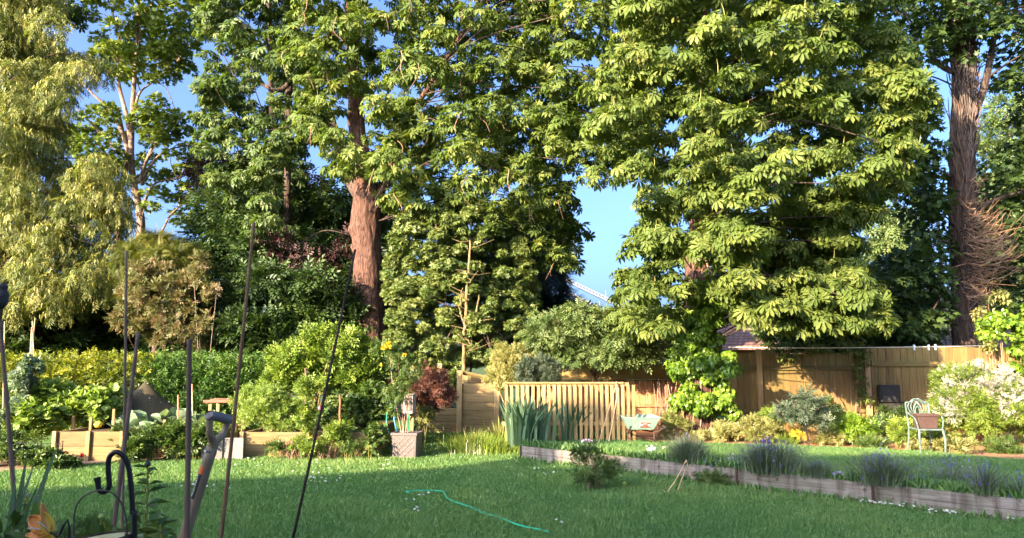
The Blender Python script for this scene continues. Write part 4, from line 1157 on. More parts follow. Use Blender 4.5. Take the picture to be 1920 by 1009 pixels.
F2 = [(1845, 110), (2100, 110), (2100, 640), (1900, 600), (1845, 560), (1862, 330), (1905, 255), (1850, 250), (1880, 200)]
F3 = [(1640, 130), (1745, 150), (1755, 330), (1770, 620), (1690, 630), (1615, 560), (1640, 480), (1710, 470), (1690, 390), (1720, 330), (1700, 220)]
hF = [[(1620, 385), (1712, 385), (1712, 490), (1620, 490)], [(1740, 120), (1790, 130), (1785, 220), (1735, 215)], [(1850, 190), (1905, 180), (1920, 260), (1850, 265)], [(1865, 55), (1925, 60), (1925, 110), (1870, 100)]]
F4 = [(1690, -120), (1900, -120), (1890, 20), (1850, 100), (1815, 150), (1775, 110), (1720, 80)]
bF = np.vstack([crown(F4, 17.2, 18.8, 30, .16, .30, .7), crown(F1, 17.5, 22, 120, .35, .65, .6, hF), crown(F2, 18.5, 23, 110, .35, .65, .6, hF), crown(F3, 16.9, 20.5, 90, .26, .48, .6, hF)])
k = MB(); branches(k, np.vstack([cc[15:], *[bez(L, 12) for L in limbs]]), bF, 70, .035); k.build("branch", M['bark_dark'], t)['kind'] = 'stuff'
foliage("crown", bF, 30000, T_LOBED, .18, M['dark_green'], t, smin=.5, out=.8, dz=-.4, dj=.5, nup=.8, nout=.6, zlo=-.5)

# --- tall pale trunked tree in the sky gap on the other side
D4 = 27.0
b0 = P(245, 660, D4); b0[2] = 0
t = tree("sycamore_tree", "tall pale trunked sycamore forking against the blue sky behind the drooping tree", b0)
tr = [([P(258, 660, D4), P(262, 520, D4), P(262, 455, D4), P(264, 410, D4), P(250, 340, D4), P(246, 290, D4), P(248, 220, D4), P(252, 150, D4), P(258, 60, D4), P(262, -80, D4)], .25, .05),
      ([P(215, 660, D4 + .3), P(220, 500, D4 + .3), P(222, 430, D4 + .3), P(222, 370, D4 + .3), P(240, 300, D4 + .2), P(232, 255, D4), P(222, 205, D4)], .22, .05),
      ([P(243, 290, D4), P(228, 245, D4 - .1), P(205, 205, D4 - .3), P(178, 180, D4 - .5), P(148, 148, D4 - .7)], .12, .035),
      ([P(246, 270, D4), P(238, 220, D4), P(222, 150, D4 + .2), P(228, 100, D4 + .3), P(210, 20, D4 + .3)], .12, .04),
      ([P(250, 215, D4), P(262, 175, D4), P(285, 155, D4 + .3), P(330, 120, D4 + .4)], .07, .02),
      ([P(262, 340, D4), P(275, 300, D4 - .2), P(300, 252, D4 - .4), P(330, 210, D4 - .6)], .09, .03),
      ([P(265, 345, D4), P(290, 300, D4 + .3), P(325, 278, D4 + .6), P(390, 270, D4 + 1)], .07, .02),
      ([P(268, 385, D4), P(290, 345, D4 + .3), P(330, 335, D4 + .6), P(370, 320, D4 + .9)], .07, .02),
      ([P(266, 440, D4), P(298, 440, D4 + .3), P(318, 405, D4 + .5), P(335, 390, D4 + .6)], .07, .03),
      ([P(236, 300, D4), P(190, 250, D4 - .4), P(150, 210, D4 - .8), P(140, 205, D4 - .8)], .05, .02)]
for i, (L, r0, r1) in enumerate(tr):
    r0, r1 = r0 * .78, r1 * .78; k = MB(); n = 40; k.tube(bez(L, n), np.linspace(r0, r1, n), 12, rough=.03); k.build("trunk" if i < 2 else "limb", M['bark_pale'], t, smooth=True)
top = [(150, -260), (385, -260), (380, 60), (330, 120), (290, 90), (240, 120), (200, 90), (165, 70), (140, 20)]
mid = [(130, 110), (225, 90), (330, 95), (350, 130), (300, 150), (230, 150), (160, 140)]
low1 = [(255, 200), (290, 180), (335, 205), (345, 250), (290, 270), (250, 240)]
low2 = [(150, 215), (215, 205), (225, 240), (230, 330), (150, 340), (120, 260)]
low3 = [(280, 270), (400, 190), (430, 260), (400, 420), (330, 420), (300, 370), (270, 400), (255, 330)]
hs_ = [[(255, 160), (345, 130), (345, 185), (260, 195)], [(320, 230), (370, 220), (360, 275), (320, 285)], [(290, 300), (330, 295), (325, 325), (290, 330)]]
bT = np.vstack([crown(top, 24.5, 29, 64, .35, .7, .6), crown(mid, 25.5, 28.5, 22, .25, .5, .6), crown(low1, 25.5, 27, 18, .25, .42, .55), crown(low2, 25.5, 28, 24, .25, .5, .6), crown(low3, 26, 30, 38, .25, .5, .5, hs_)])
k = MB(); branches(k, np.vstack([bez(L, 20)[4:] for L, _, _ in tr]), bT, 80, .025); k.build("branch", M['bark_pale'], t)['kind'] = 'stuff'
foliage("crown", bT, 25000, T_LOBED, .17, M['sycamore'], t, smin=.4, out=.8, dz=-.3, dj=.5, nup=.9, nout=.5, zlo=-.4)

# --- pale drooping tree at the edge
D5 = 21.0
b0 = P(-10, 660, D5); b0[2] = 0
t = tree("weeping_tree", "pale yellow green drooping tree hung with seed clusters above the golden hedge", b0)
k = MB(); k.tube(wobble(bez([(b0[0], D5, 0), P(-8, 500, D5), P(0, 300, D5), P(10, 100, D5), P(15, -200, D5)], 24), .03), np.linspace(.3, .08, 24), 12, rough=.05); k.build("trunk", M['bark_dark'], t, smooth=True)
W1 = [(-60, -230), (60, -230), (95, 40), (125, 130), (105, 250), (120, 330), (215, 300), (225, 400), (205, 470), (190, 560), (110, 590), (60, 560), (20, 600), (-50, 580)]
bW = crown(W1, 19.6, 22.8, 250, .32, .6, 1.0)
W2 = [(120, 110), (190, 105), (200, 140), (140, 160)]
bW = np.vstack([bW, crown(W2, 20, 21.5, 8, .25, .45, .8)])
k = MB(); branches(k, bez([P(-8, 500, D5), P(0, 300, D5), P(10, 100, D5), P(15, -200, D5)], 20), bW, 70, .03); k.build("branch", M['bark_dark'], t)['kind'] = 'stuff'
foliage("crown", bW, 21000, T_NSPRIG, .28, M['pale_drop'], t, smin=.45, out=.55, dz=-1.1, dj=.35, nup=.4, nout=.9, zlo=-.8, rj=.22)
bW2 = bW.copy(); bW2[:, 6] = .95
foliage("seed_cluster", bW2, 10000, T_NARROW, .16, M['pale_drop'], t, smin=.8, out=.25, dz=-1.4, dj=.25, nup=.2, nout=1, zlo=-.6, rj=.12)['kind'] = 'stuff'

# dark leafy tree top above it
t = tree("dark_leafy_tree", "dark green leafy treetop showing above the drooping tree at the top edge", (P(40, 660, 26)[0], 26, 0))
k = MB(); k.tube(bez([(P(40, 760, 26)[0], 26, 0), P(40, 300, 26), P(50, -100, 26)], 12), np.linspace(.3, .1, 12), 10); k.build("trunk", M['bark_dark'], t, smooth=True)
bD = crown([(-200, -240), (110, -240), (130, 30), (100, 60), (90, 110), (-200, 120)], 24, 28, 44, .5, .85, .7)
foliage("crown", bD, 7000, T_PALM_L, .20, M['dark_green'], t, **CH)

# --- trees beyond: solid dark masses, each its own
def far_tree(name, label, base_px, D, poly, n, rmin, rmax, mat, T, size, cnt, D0=None, D1=None, trunk=.22, bark='bark_dark', group="trees beyond the garden", top=None, **kw):
    b = P(base_px, 660, D); b[2] = 0
    t = tree(name, label, b, group=group)
    ys = min(p[1] for p in poly); ym = max(480, ys + 30)
    k = MB(); k.tube(wobble(bez([b, P(base_px, ym, D), P(base_px, max(min(ym - 1, max(ys, -100) + 60), ys + 20), D)], 14), .04), np.linspace(trunk, trunk * .3, 14), 9, rough=.05); k.build("trunk", M[bark], t, smooth=True)
    bl = crown(poly, D0 or D - 2, D1 or D + 2, n, rmin, rmax, .7)
    k = MB(); branches(k, bez([P(base_px, max(600, ym + 40), D), P(base_px, ym, D), P(base_px, max(min(ym - 1, max(ys, -100) + 60), ys + 20), D)], 12), bl, 24, .03); k.build("branch", M[bark], t)['kind'] = 'stuff'
    q = dict(smin=.5, out=.8, dz=-.3, dj=.5, nup=.8, nout=.6, zlo=-.6); q.update(kw)
    foliage("crown", bl, cnt, T, size, M[mat], t, **q)
    return t
far_tree("dark_green_tree", "dense dark green tree between the pale sycamore and the bare chestnut trunk", 470, 23, [(360, 470), (390, 390), (470, 350), (560, 370), (640, 370), (740, 420), (750, 660), (380, 670), (350, 560)], 110, .4, .7, 'dark_green', T_SPRIG, .38, 11000)
far_tree("copper_beech_tree", "dark purple leaved copper beech glimpsed behind the chestnut trunk", 590, 25.5, [(380, 320), (440, 300), (560, 330), (650, 400), (665, 600), (520, 600), (430, 450), (390, 400)], 60, .4, .65, 'copper', T_SPRIG, .34, 3600)
far_tree("copper_shoot_tree", "small purple leaved tree poking through the dark green tree", 545, 20.6, [(490, 430), (520, 440), (575, 480), (660, 430), (650, 560), (560, 550), (520, 500)], 14, .2, .34, 'copper', T_SPRIG, .26, 300, 20, 21, trunk=.08)
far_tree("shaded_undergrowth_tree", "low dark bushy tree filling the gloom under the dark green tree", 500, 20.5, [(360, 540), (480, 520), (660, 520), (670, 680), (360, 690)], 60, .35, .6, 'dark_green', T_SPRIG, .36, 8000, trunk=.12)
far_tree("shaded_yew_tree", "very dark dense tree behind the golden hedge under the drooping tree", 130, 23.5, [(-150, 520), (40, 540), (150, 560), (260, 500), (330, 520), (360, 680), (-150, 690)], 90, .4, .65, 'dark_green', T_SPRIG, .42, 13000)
far_tree("golden_yew_tree", "golden tipped yew bush tree below the forked pale trunks", 300, 20, [(240, 470), (270, 440), (320, 450), (350, 470), (345, 560), (250, 560)], 26, .26, .42, 'yew', T_FROND, .36, 4000, 19.3, 20.8, trunk=.1, dz=-.7, out=.8)
far_tree("holly_tree", "glossy leaved holly with tan trunk standing beside the bare chestnut trunk", 885, 18.6, [(745, 400), (850, 385), (960, 420), (1000, 520), (1010, 600), (1000, 690), (735, 690), (725, 560), (735, 480)], 340, .13, .28, 'holly', T_WHORL, .078, 50000, 17.6, 20.2, trunk=.03)
# its tan trunk shows in front of the leaves
ho = sc.objects["holly_tree"]
for L, r0 in (([P(868, 720, 18.1), P(870, 650, 17.95), P(872, 600, 17.85), P(876, 540, 17.85), P(880, 470, 17.95), P(884, 400, 18.2)], .045), ([P(876, 612, 17.85), P(890, 590, 17.8), P(897, 565, 17.85), P(900, 545, 17.9)], .026), ([P(872, 610, 17.62), P(862, 580, 17.6), P(868, 540, 17.6)], .02)):
    k = MB(); k.tube(wobble(bez(L, 24), .01), np.linspace(r0, r0 * .45, 24), 9, rough=.05); k.build("stem", M['bark_tan'], ho)
k = MB()
for i in range(18):
    py = random.uniform(450, 660); a = P(877 + random.uniform(-4, 6), py, 17.6); s_ = random.choice((-1, 1)); q = a + np.array((s_ * random.uniform(.15, .6), random.uniform(-.1, .2), random.uniform(.02, .3)))
    k.tube([a, (a + q) / 2 + rng.standard_normal(3) * .03, q], [.008, .006, .003], 4)
k.build("side_twig", M['bark_tan'], ho)['kind'] = 'stuff'
far_tree("blue_conifer_tree", "dark bluish conifer with drooping sprays beside the sky gap", 1000, 22, [(960, 380), (1010, 360), (1045, 430), (1050, 520), (1068, 590), (1040, 640), (940, 650), (930, 500)], 65, .3, .5, 'conifer', T_FROND, .46, 8000, 21, 23.5, dz=-.8, out=.9)
far_tree("distant_birch_tree", "pale hazy birch far behind the fence between dark branches", 1668, 40, [(1640, 410), (1680, 395), (1705, 420), (1710, 600), (1640, 610)], 30, .5, .9, 'apple', T_SPRIG, .5, 3000, 39, 41, group="distant pale trees", bark='bark_pale', dz=-.9)
far_tree("distant_birch_tree", "pale sunny treetop far away beside the ivy clad trunk", 1890, 38, [(1840, 240), (1880, 205), (1990, 210), (1990, 620), (1850, 620)], 55, .6, 1.0, 'apple', T_SPRIG, .5, 6500, 36.5, 39.5, group="distant pale trees", bark='bark_pale')
far_tree("dark_green_tree", "dark tree behind the shaded fence under the broad chestnut", 1560, 21, [(1430, 560), (1500, 540), (1640, 560), (1740, 640), (1720, 660), (1560, 650), (1440, 645)], 46, .26, .42, 'dark_green', T_SPRIG, .3, 4200, 20, 22)
far_tree("roadside_shrub_tree", "sunny pale green bush beyond the fence right under the far birch".replace("right ", ""), 1690, 24, [(1650, 570), (1730, 565), (1740, 640), (1650, 640)], 14, .3, .5, 'apple', T_SPRIG, .34, 900, 23.4, 24.6)
far_tree("hedgerow_tree", "low green tree behind the red fence under the sky gap", 1160, 21, [(1040, 610), (1120, 600), (1200, 605), (1290, 590), (1300, 655), (1040, 660)], 40, .3, .5, 'apple', T_SPRIG, .32, 5000, 20, 22)

# --- apple tree at the red fence
t = tree("apple_tree", "small leafy apple tree growing in front of the red board fence", (P(1117, 720, 16)[0], 16.0, UZ))
for L, r0 in (([(P(1117, 760, 16)[0], 16, UZ), P(1117, 720, 16), P(1112, 700, 15.95), P(1095, 675, 15.8), P(1070, 650, 15.7), P(1040, 630, 15.7)], .05), ([P(1116, 712, 16), P(1130, 690, 15.9), P(1150, 660, 15.8), P(1180, 640, 15.8)], .035), ([P(1113, 704, 15.95), P(1105, 660, 15.9), P(1110, 610, 15.9)], .03)):
    k = MB(); k.tube(bez(L, 18), np.linspace(r0, r0 * .35, 18), 8); k.build("limb" if r0 < .05 else "trunk", M['bark_red'], t)
bl = np.vstack([crown([(985, 625), (1040, 595), (1090, 580), (1150, 600), (1220, 620), (1250, 640), (1215, 672), (1150, 690), (1100, 676), (1060, 672), (1000, 660)], 15.2, 16.4, 62, .16, .30, .7)])
k = MB(); branches(k, bez([P(1113, 704, 15.95), P(1105, 660, 15.9), P(1110, 610, 15.9)], 10), bl, 35, .02); k.build("branch", M['bark_red'], t)['kind'] = 'stuff'
foliage("crown", bl, 6500, T_SPRIG, .16, M['apple'], t, smin=.4, out=.8, dz=-.4, zlo=-.7)

# ================================================================== HEDGES AND SHRUBS
def shrub(name, label, base, blobs, k_, cnt, T, size, mat, cat="shrub", stems=0, stem_mat='dead_stem', sr=.012, group=None, f=(.25, .42), **kw):
    t = thing(name, label, cat, base, group)
    cl = clump(blobs, k_, *f) if k_ else np.asarray(blobs)
    q = dict(smin=.45, out=.9, dz=.1, dj=.5, nup=.7, nout=.6, zlo=-.8); q.update(kw)
    foliage("foliage", cl, cnt, T, size, M[mat], t, **q)
    if stems:
        k = MB()
        for i in range(stems):
            e = cl[random.randrange(len(cl)), :3]; s_ = np.array(base) + np.array((random.uniform(-.12, .12), random.uniform(-.08, .08), 0))
            k.tube(bez([s_, s_ * .6 + e * .4 + np.array((0, 0, .12)), e], 8), np.linspace(sr, sr * .4, 8), 5)
        k.build("stem", M[stem_mat], t)
    return t

def hedge(label, px0, px1, D, top0, top1, depth, mat, T, size, cnt, zb=.1):
    x0, x1 = P(px0, 760, D)[0], P(px1, 760, D)[0]
    t = thing("hedge", label, "hedge", ((x0 + x1) / 2, D, 0))
    bl = []
    nx = int((x1 - x0) / .22)
    for i in range(nx):
        f = i / nx; zt = P(960, top0 + (top1 - top0) * f, D)[2]
        x = x0 + (x1 - x0) * f
        for z in np.arange(zb + .15, zt, .24):
            for yy in (-depth / 2, 0, depth / 2):
                if yy == 0 and z < zt - .4: continue
                bl.append((x + random.uniform(-.1, .1), D + yy + random.uniform(-.06, .06), min(z + random.uniform(-.08, .1), zt - .12), .20, .2, .2, np.clip(random.gauss(.18 + .5 * (z / zt) ** 2.5, .15), 0, 1)))  # tone rises with height: golden tips, plus shaded lower half put into colour
    foliage("foliage", np.array(bl), cnt, T, size, M[mat], t, smin=.5, out=.9, dz=.25, dj=.5, nup=.6, nout=.6, rj=.22)
    k = MB()
    for i in range(int((x1 - x0) / .35)):
        x = x0 + .2 + i * .35; k.tube(wobble([(x, D, 0), (x + .03, D, .5), (x, D, 1.3)], .02), .018, 5)
    k.build("stem", M['bark_dark'], t)
    return t
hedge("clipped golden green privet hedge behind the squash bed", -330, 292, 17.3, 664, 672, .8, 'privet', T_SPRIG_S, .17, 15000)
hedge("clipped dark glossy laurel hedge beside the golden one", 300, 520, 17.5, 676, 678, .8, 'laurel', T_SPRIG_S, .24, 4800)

shrub("bronze_shrub", "airy shrub with pinkish bronze young leaves above the hedge", (P(330, 760, 18.6)[0], 18.6, 0), ell([(300, 560, 18.6, 70, .6, 70), (330, 620, 18.5, 80, .6, 50), (255, 600, 18.6, 50, .5, 50), (360, 560, 18.6, 34, .4, 70), (270, 530, 18.7, 50, .5, 40)]), 26, 7500, T_SPRIG, .15, 'pink_shrub', stems=5, stem_mat='bark_red', sr=.010, f=(.12, .22), smin=.2)
shrub("sapling", "slender pale stemmed sapling with bronze tip leaves above the laurel hedge", (P(371, 760, 18)[0], 18.0, 0), ell([(368, 520, 18, 16, .15, 30), (395, 545, 18, 26, .2, 10), (375, 490, 18, 20, .2, 16), (385, 600, 18, 26, .2, 22)]), 7, 420, T_SPRIG, .13, 'pink_shrub', stems=3, stem_mat='bark_pale', sr=.014, f=(.3, .45), smin=.2)
# bright bush in the raised bed: leggy stems with open leafy heads
bsh = ell([(600, 655, 15, 46, .5, 40), (545, 690, 15, 48, .5, 42), (640, 660, 15, 46, .5, 44), (665, 710, 15, 40, .45, 50), (590, 720, 14.9, 60, .5, 44), (520, 720, 15, 30, .4, 26), (690, 690, 15.2, 34, .4, 40)])
shrub("mock_orange_bush", "tall bright green leafy bush in the raised bed before the chestnut trunk", (P(580, 760, 14.9)[0], 14.9, .35), bsh, 34, 6800, T_SPRIG, .19, 'lime_shrub', stems=20, stem_mat='bark_tan', sr=.018, f=(.12, .25), dz=.55, smin=.1)
shrub("currant_bush", "darker green leafy bush under the tall bright bush, toward the planter", (P(670, 760, 14.6)[0], 14.6, .3), ell([(660, 775, 14.6, 50, .4, 50), (700, 760, 14.8, 36, .4, 60), (620, 790, 14.5, 34, .35, 40), (690, 815, 14.2, 40, .3, 22)]), 20, 2600, T_LOBED, .10, 'rose', stems=8, f=(.2, .36))
shrub("herb_clump", "pale green bushy mint clump spilling over the raised bed timber", (P(500, 760, 14.6)[0], 14.6, .4), ell([(500, 770, 14.5, 54, .45, 44), (470, 760, 14.6, 36, .4, 36), (535, 790, 14.5, 34, .4, 34)]), 26, 3600, T_SPRIG_S, .12, 'squash', stems=12, sr=.006, f=(.16, .3), dz=.6)
for px, D, h, lab in ((573, 13.75, 690, "bare pale stem of a climber tied by the raised bed"), (637, 13.75, 740, "upright tan stake before the currant bush")):
    a, b = P(px, h, D), P(px, 853, D); b[2] = 0; k = MB(); k.tube(wobble(bez([b, (a + b) / 2, a], 9), .012), .02, 7); tag(k.build("garden_stake", M['cane_tan'] if px == 637 else M['bark_pale']), lab, "stake")
shrub("climbing_bean", "light green climbing plant twined on the pale stem by the raised bed", (P(572, 760, 13.6)[0], 13.6, 0), ell([(572, 800, 13.6, 16, .15, 40), (575, 750, 13.6, 18, .15, 40), (568, 835, 13.6, 20, .18, 14)]), 12, 620, T_SPRIG, .12, 'lime_shrub', stems=3, sr=.006, f=(.25, .4))
# dry cut stems in front of the bed
for px, lab in ((545, "dry pinkish cut stems beside the climbing plant"), (615, "dry pinkish cut stems before the currant bush")):
    t = thing("dry_stem_tuft", lab, "dry plant", (P(px, 760, 13.5)[0], 13.5, 0), "dry cut stems at the bed foot")
    k = MB()
    for i in range(26):
        a = np.array((P(px + random.gauss(0, 13), 850, 13.5 + random.uniform(-.1, .15))[0], 13.5 + random.uniform(-.1, .2), 0)); q = a + np.array((random.gauss(0, .06), random.gauss(0, .05), random.uniform(.1, .36))); k.tube([a, q], [.008, .006], 5)
    k.build("cut_stem", M['dead_stem'], t)['kind'] = 'stuff'

# red acer, yellow rose in the planter
shrub("red_acer", "low dome of feathery dark red acer foliage behind the hose reel", (P(780, 760, 15.9)[0], 15.9, .2), ell([(795, 722, 15.4, 56, .5, 36), (822, 742, 15.4, 34, .4, 28), (745, 712, 15.4, 40, .4, 24), (790, 755, 15.4, 40, .35, 20)]), 20, 5200, T_NSPRIG, .13, 'acer', stems=10, stem_mat='bark_dark', f=(.13, .24), dz=-.5)
t = thing("rose_bush", "tall rose with yellow blooms growing in the square planter", "rose", (P(760, 760, 13.95)[0], 13.95, .36))
bl = clump(ell([(755, 700, 13.95, 30, .28, 26), (745, 735, 13.95, 34, .28, 30), (752, 725, 14, 20, .25, 26), (750, 668, 13.95, 30, .25, 16), (742, 765, 13.95, 12, .15, 20), (722, 655, 14, 26, .25, 12), (785, 685, 14, 18, .2, 14)]), 9, .24, .42)
foliage("foliage", bl, 1000, T_SPRIG, .105, M['rose'], t, smin=.3, out=.8, dz=-.2)
k = MB()
for i in range(7):
    e = bl[random.randrange(len(bl)), :3]; s_ = np.array((P(760, 760, 13.95)[0] + random.uniform(-.06, .06), 13.95 + random.uniform(-.05, .05), .36)); k.tube(bez([s_, s_ * .5 + e * .5 + np.array((random.uniform(-.05, .05), 0, .1)), e], 10), np.linspace(.011, .005, 10), 5)
k.build("cane_stem", M['dead_stem'], t)
for px, py, s_ in ((728, 648, .065), (720, 652, .045), (758, 665, .034), (714, 684, .028)):
    c = P(px, py, 13.75); n = 26; d = unit(n); d[:, 1] -= .4
    V, F, kk = place(T_DISC, np.repeat(c[None], n, 0) + d * s_ * .3, nrm(d), unit(n), s_ * (.7 + .5 * rng.random(n)))
    obj_from("bloom", V, F, M['yellow_petal'], t, np.repeat(rng.random(n), kk))

shrub("variegated_bush", "cream and gold variegated bush on a bare twisting stem beside the timber screen", (P(965, 760, 15)[0], 15.0, UZ), ell([(965, 692, 15, 46, .4, 32), (942, 712, 15, 30, .35, 32), (955, 672, 15, 36, .35, 22)]), 24, 3800, T_SPRIG, .10, 'variegated', stems=6, stem_mat='bark_tan', sr=.022, f=(.2, .36))
shrub("blue_juniper", "grey green rounded bush head in front of the variegated one", (P(1000, 760, 14.7)[0], 14.7, UZ), ell([(1005, 697, 14.7, 42, .35, 30), (1020, 712, 14.7, 26, .25, 18)]), 18, 2600, T_NSPRIG, .10, 'blue_green', stems=8, stem_mat='bark_dark', sr=.018, f=(.24, .4))
# grassy tuft and irises
def tuft(name, label, base, n, h0, h1, spread, mat, T=T_NARROW, lean=.45, cat="plant", width=None, group=None, sx=1.0):
    t = thing(name, label, cat, base, group)
    return t, tuft_mesh("foliage", base, n, h0, h1, spread, mat, lean, width, t, sx)
def tuft_mesh(nm, base, n, h0, h1, spread, mat, lean, width, t, sx=1.0):
    """arching strap leaves: five-point strips"""
    V, F, rr = [], [], []
    w = width or .012
    for i in range(n):
        a = random.uniform(0, 2 * math.pi); r_ = abs(random.gauss(0, 1)) * spread * .5
        b = np.array(base) + np.array((math.cos(a) * r_ * sx, math.sin(a) * r_, 0))
        h = random.uniform(h0, h1); la = a + random.gauss(0, .5); ll = abs(random.gauss(0, lean)) * h
        tone = random.random(); m = 6
        side = np.array((math.cos(random.gauss(0, .7)), random.gauss(0, .6), 0)) if mat == 'iris' else np.array((math.sin(la + random.gauss(0, .6)), math.cos(la), 0)); side = side / (np.linalg.norm(side) + 1e-9)
        n0 = len(V)
        for j in range(m):
            u = j / (m - 1)
            c = b + np.array((math.cos(la) * ll * u * u, math.sin(la) * ll * u * u, h * u * (1 - .18 * u * ll / h)))
            ww = w * (1 - u) ** .6 * (.75 + .5 * u) * .5 + .0008
            V += [c - side * ww, c + side * ww]; rr += [tone, tone]
        F += [(n0 + 2 * j, n0 + 2 * j + 1, n0 + 2 * j + 3, n0 + 2 * j + 2) for j in range(m - 1)]
    return obj_from(nm, np.array(V), np.array(F), M[mat], t, rr)
for px, py, h, sp, n, lab in ((985, 832, .92, .36, 190, "big clump of upright blue green iris blades at the corner of the raised lawn"), (1072, 826, .86, .30, 130, "second clump of iris blades before the picket panel"), (1040, 815, .82, .26, 90, "iris blades behind and between the two bigger clumps")):
    b = G(px, py, UZ); tuft("iris_clump", lab, b, n, h * .6, h, sp, 'iris', lean=.30, width=.07, cat="iris", group="iris clumps by the raised lawn")
b = G(940, 800, .05); tuft("daylily_clump", "pale yellow green strap leaved clump beside the timber screen", (P(935, 760, 15.2)[0], 15.2, .08), 46, .35, .62, .25, 'tall_grass', lean=.7, width=.035, cat="plant")
b = G(905, 853); t, _ = tuft("grassy_lavender", "feathery pale tufted plant spilling onto the lawn before the irises", b + np.array((0, .35, 0)), 3400, .14, .42, .62, 'lime_shrub', lean=.8, width=.009, cat="plant", sx=1.15)
tuft_mesh("flower_spike", b + np.array((-.15, .35, 0)), 150, .35, .55, .55, 'tall_grass', .9, .008, t)
tuft_mesh("pale_bloom", b + np.array((-.2, .1, 0)), 90, .12, .3, .5, 'white_flower', .9, .012, t)

# ================================================================== VEGETABLES
for px, py, D, rx, rz, n, lab in ((110, 760, 14.6, 52, 34, 230, "lush pale green squash plant with broad leaves, beside the peas"), (185, 758, 14.8, 46, 28, 190, "lush pale green squash plant behind the courgette"), (75, 775, 14.2, 26, 34, 120, "pale green squash leaves at the bed corner by the peas")):
    shrub("squash_plant", lab, (P(px, 760, D)[0], D, .4), ell([(px, py, D, rx, .55, rz), (px + 12, py + 18, D - .1, rx * .8, .5, rz * .7)]), 14, n * 7, T_DISC, .115, 'squash', cat="vegetable", stems=12, sr=.010, stem_mat='stalk', group="squash plants", smin=.4, dz=-.1, nup=.9, out=.9, f=(.28, .45))
shrub("pea_plant", "grey green pea vines climbing the canes next to the squash", (P(38, 760, 14.1)[0], 14.1, .3), ell([(40, 720, 14.1, 24, .3, 46), (35, 780, 14.0, 28, .3, 36), (58, 690, 14.2, 18, .25, 24), (15, 790, 14, 22, .3, 28)]), 14, 1300, T_WHORL, .085, 'cabbage', cat="vegetable", stems=8, sr=.006, stem_mat='stalk')
for i, (px, py, D, s_, lab) in enumerate(((255, 802, 14.4, .30, "grey green cabbage in front of the netted heap"), (300, 795, 14.7, .28, "grey green cabbage beside the rusty cane"), (335, 785, 14.9, .30, "tallest grey green cabbage before the laurel hedge"), (232, 798, 14.5, .24, "small cabbage next to the sunlit end board"), (372, 790, 14.7, .28, "cabbage at the bed end near the stone slabs"), (275, 812, 14.1, .22, "cabbage at the front edge of the shaded bed"))):
    c = P(px, py + 8, D)
    t = thing("cabbage", lab, "vegetable", (c[0], D, .42), "cabbages in the raised bed")
    n = 20; a = rng.random(n) * 6.28; el = rng.random(n) * 1.1 + .15
    d = np.stack([np.cos(a) * np.cos(el), np.sin(a) * np.cos(el), np.sin(el)], 1)
    V, F, kk = place(T_DISC, np.repeat(np.array([[c[0], D, .46]]), n, 0) + d * .03, d, np.array((0, 0, 1.0)) + .3 * unit(n), s_ * (.8 + .5 * rng.random(n)))
    V[:, 2] += (c[2] - .46) * .5
    obj_from("leaf", V, F, M['cabbage'], t, np.repeat(rng.random(n), kk))['kind'] = 'stuff'
for px, py, D, rx, rz, lab in ((283, 832, 13.4, 22, 20, "potato plant against the shaded bed front, beside the sunlit end board"), (330, 828, 13.5, 28, 24, "potato plant in the middle of the shaded bed front"), (368, 832, 13.45, 22, 22, "potato plant beside the grey slabs"), (255, 848, 13.2, 14, 10, "lowest small potato plant by the soil path")):
    shrub("potato_plant", lab, (P(px, 760, D)[0], D, 0), ell([(px, py, D, rx, .28, rz), (px + 6, py - 10, D, rx * .6, .2, rz * .7)]), 7, 300, T_SPRIG, .17, 'rose', cat="vegetable", stems=6, sr=.007, stem_mat='stalk', group="potato plants before the bed", f=(.3, .5), dz=.1)
for px, py, D, rx, rz, n, lab in ((35, 855, 12.7, 48, 20, 480, "low strawberry plants inside the wire guard"), (85, 862, 12.5, 26, 14, 240, "strawberry plants at the wire guard corner"), (118, 868, 12.4, 22, 8, 140, "low runner leaves beside the poppies"), (-60, 850, 12.6, 60, 24, 400, "strawberry plants running out past the wire guard")):
    shrub("strawberry_plant", lab, (P(px, 760, D)[0], D, 0), ell([(px, py, D, rx, .35, rz)]), 16, n, T_WHORL, .10, 'rose', cat="vegetable", stems=5, sr=.004, stem_mat='stalk', group="strawberry plants", f=(.2, .35))
for px, py, lab in ((116, 856, "red poppy beside the wire guard, lowest of three"), (124, 851, "red poppy touching the wire guard top"), (152, 853, "red poppy before the sunlit end board")):
    D = 12.8; c = P(px, py, D); t = thing("poppy", lab, "flower", (c[0], D, 0), "red poppies by the bed")
    n = 10; d = unit(n); V, F, kk = place(T_DISC, np.repeat(c[None], n, 0), d, unit(n), .05); obj_from("petal", V, F, M['poppy'], t)['kind'] = 'stuff'
    k = MB(); k.tube([(c[0], D, 0), c], .004, 4); k.build("stem", M['stalk'], t)
k = MB(); a = P(600, 765, 13.4); k.tube(bez([a + (-.03, 0, 0), a, a + (.03, 0, .01)], 6), [.02, .035, .045, .045, .03, .01], 8); o = k.build("pink_flower", M['pink'], smooth=True); tag(o, "single pink bloom before the tall bright bush", "flower")
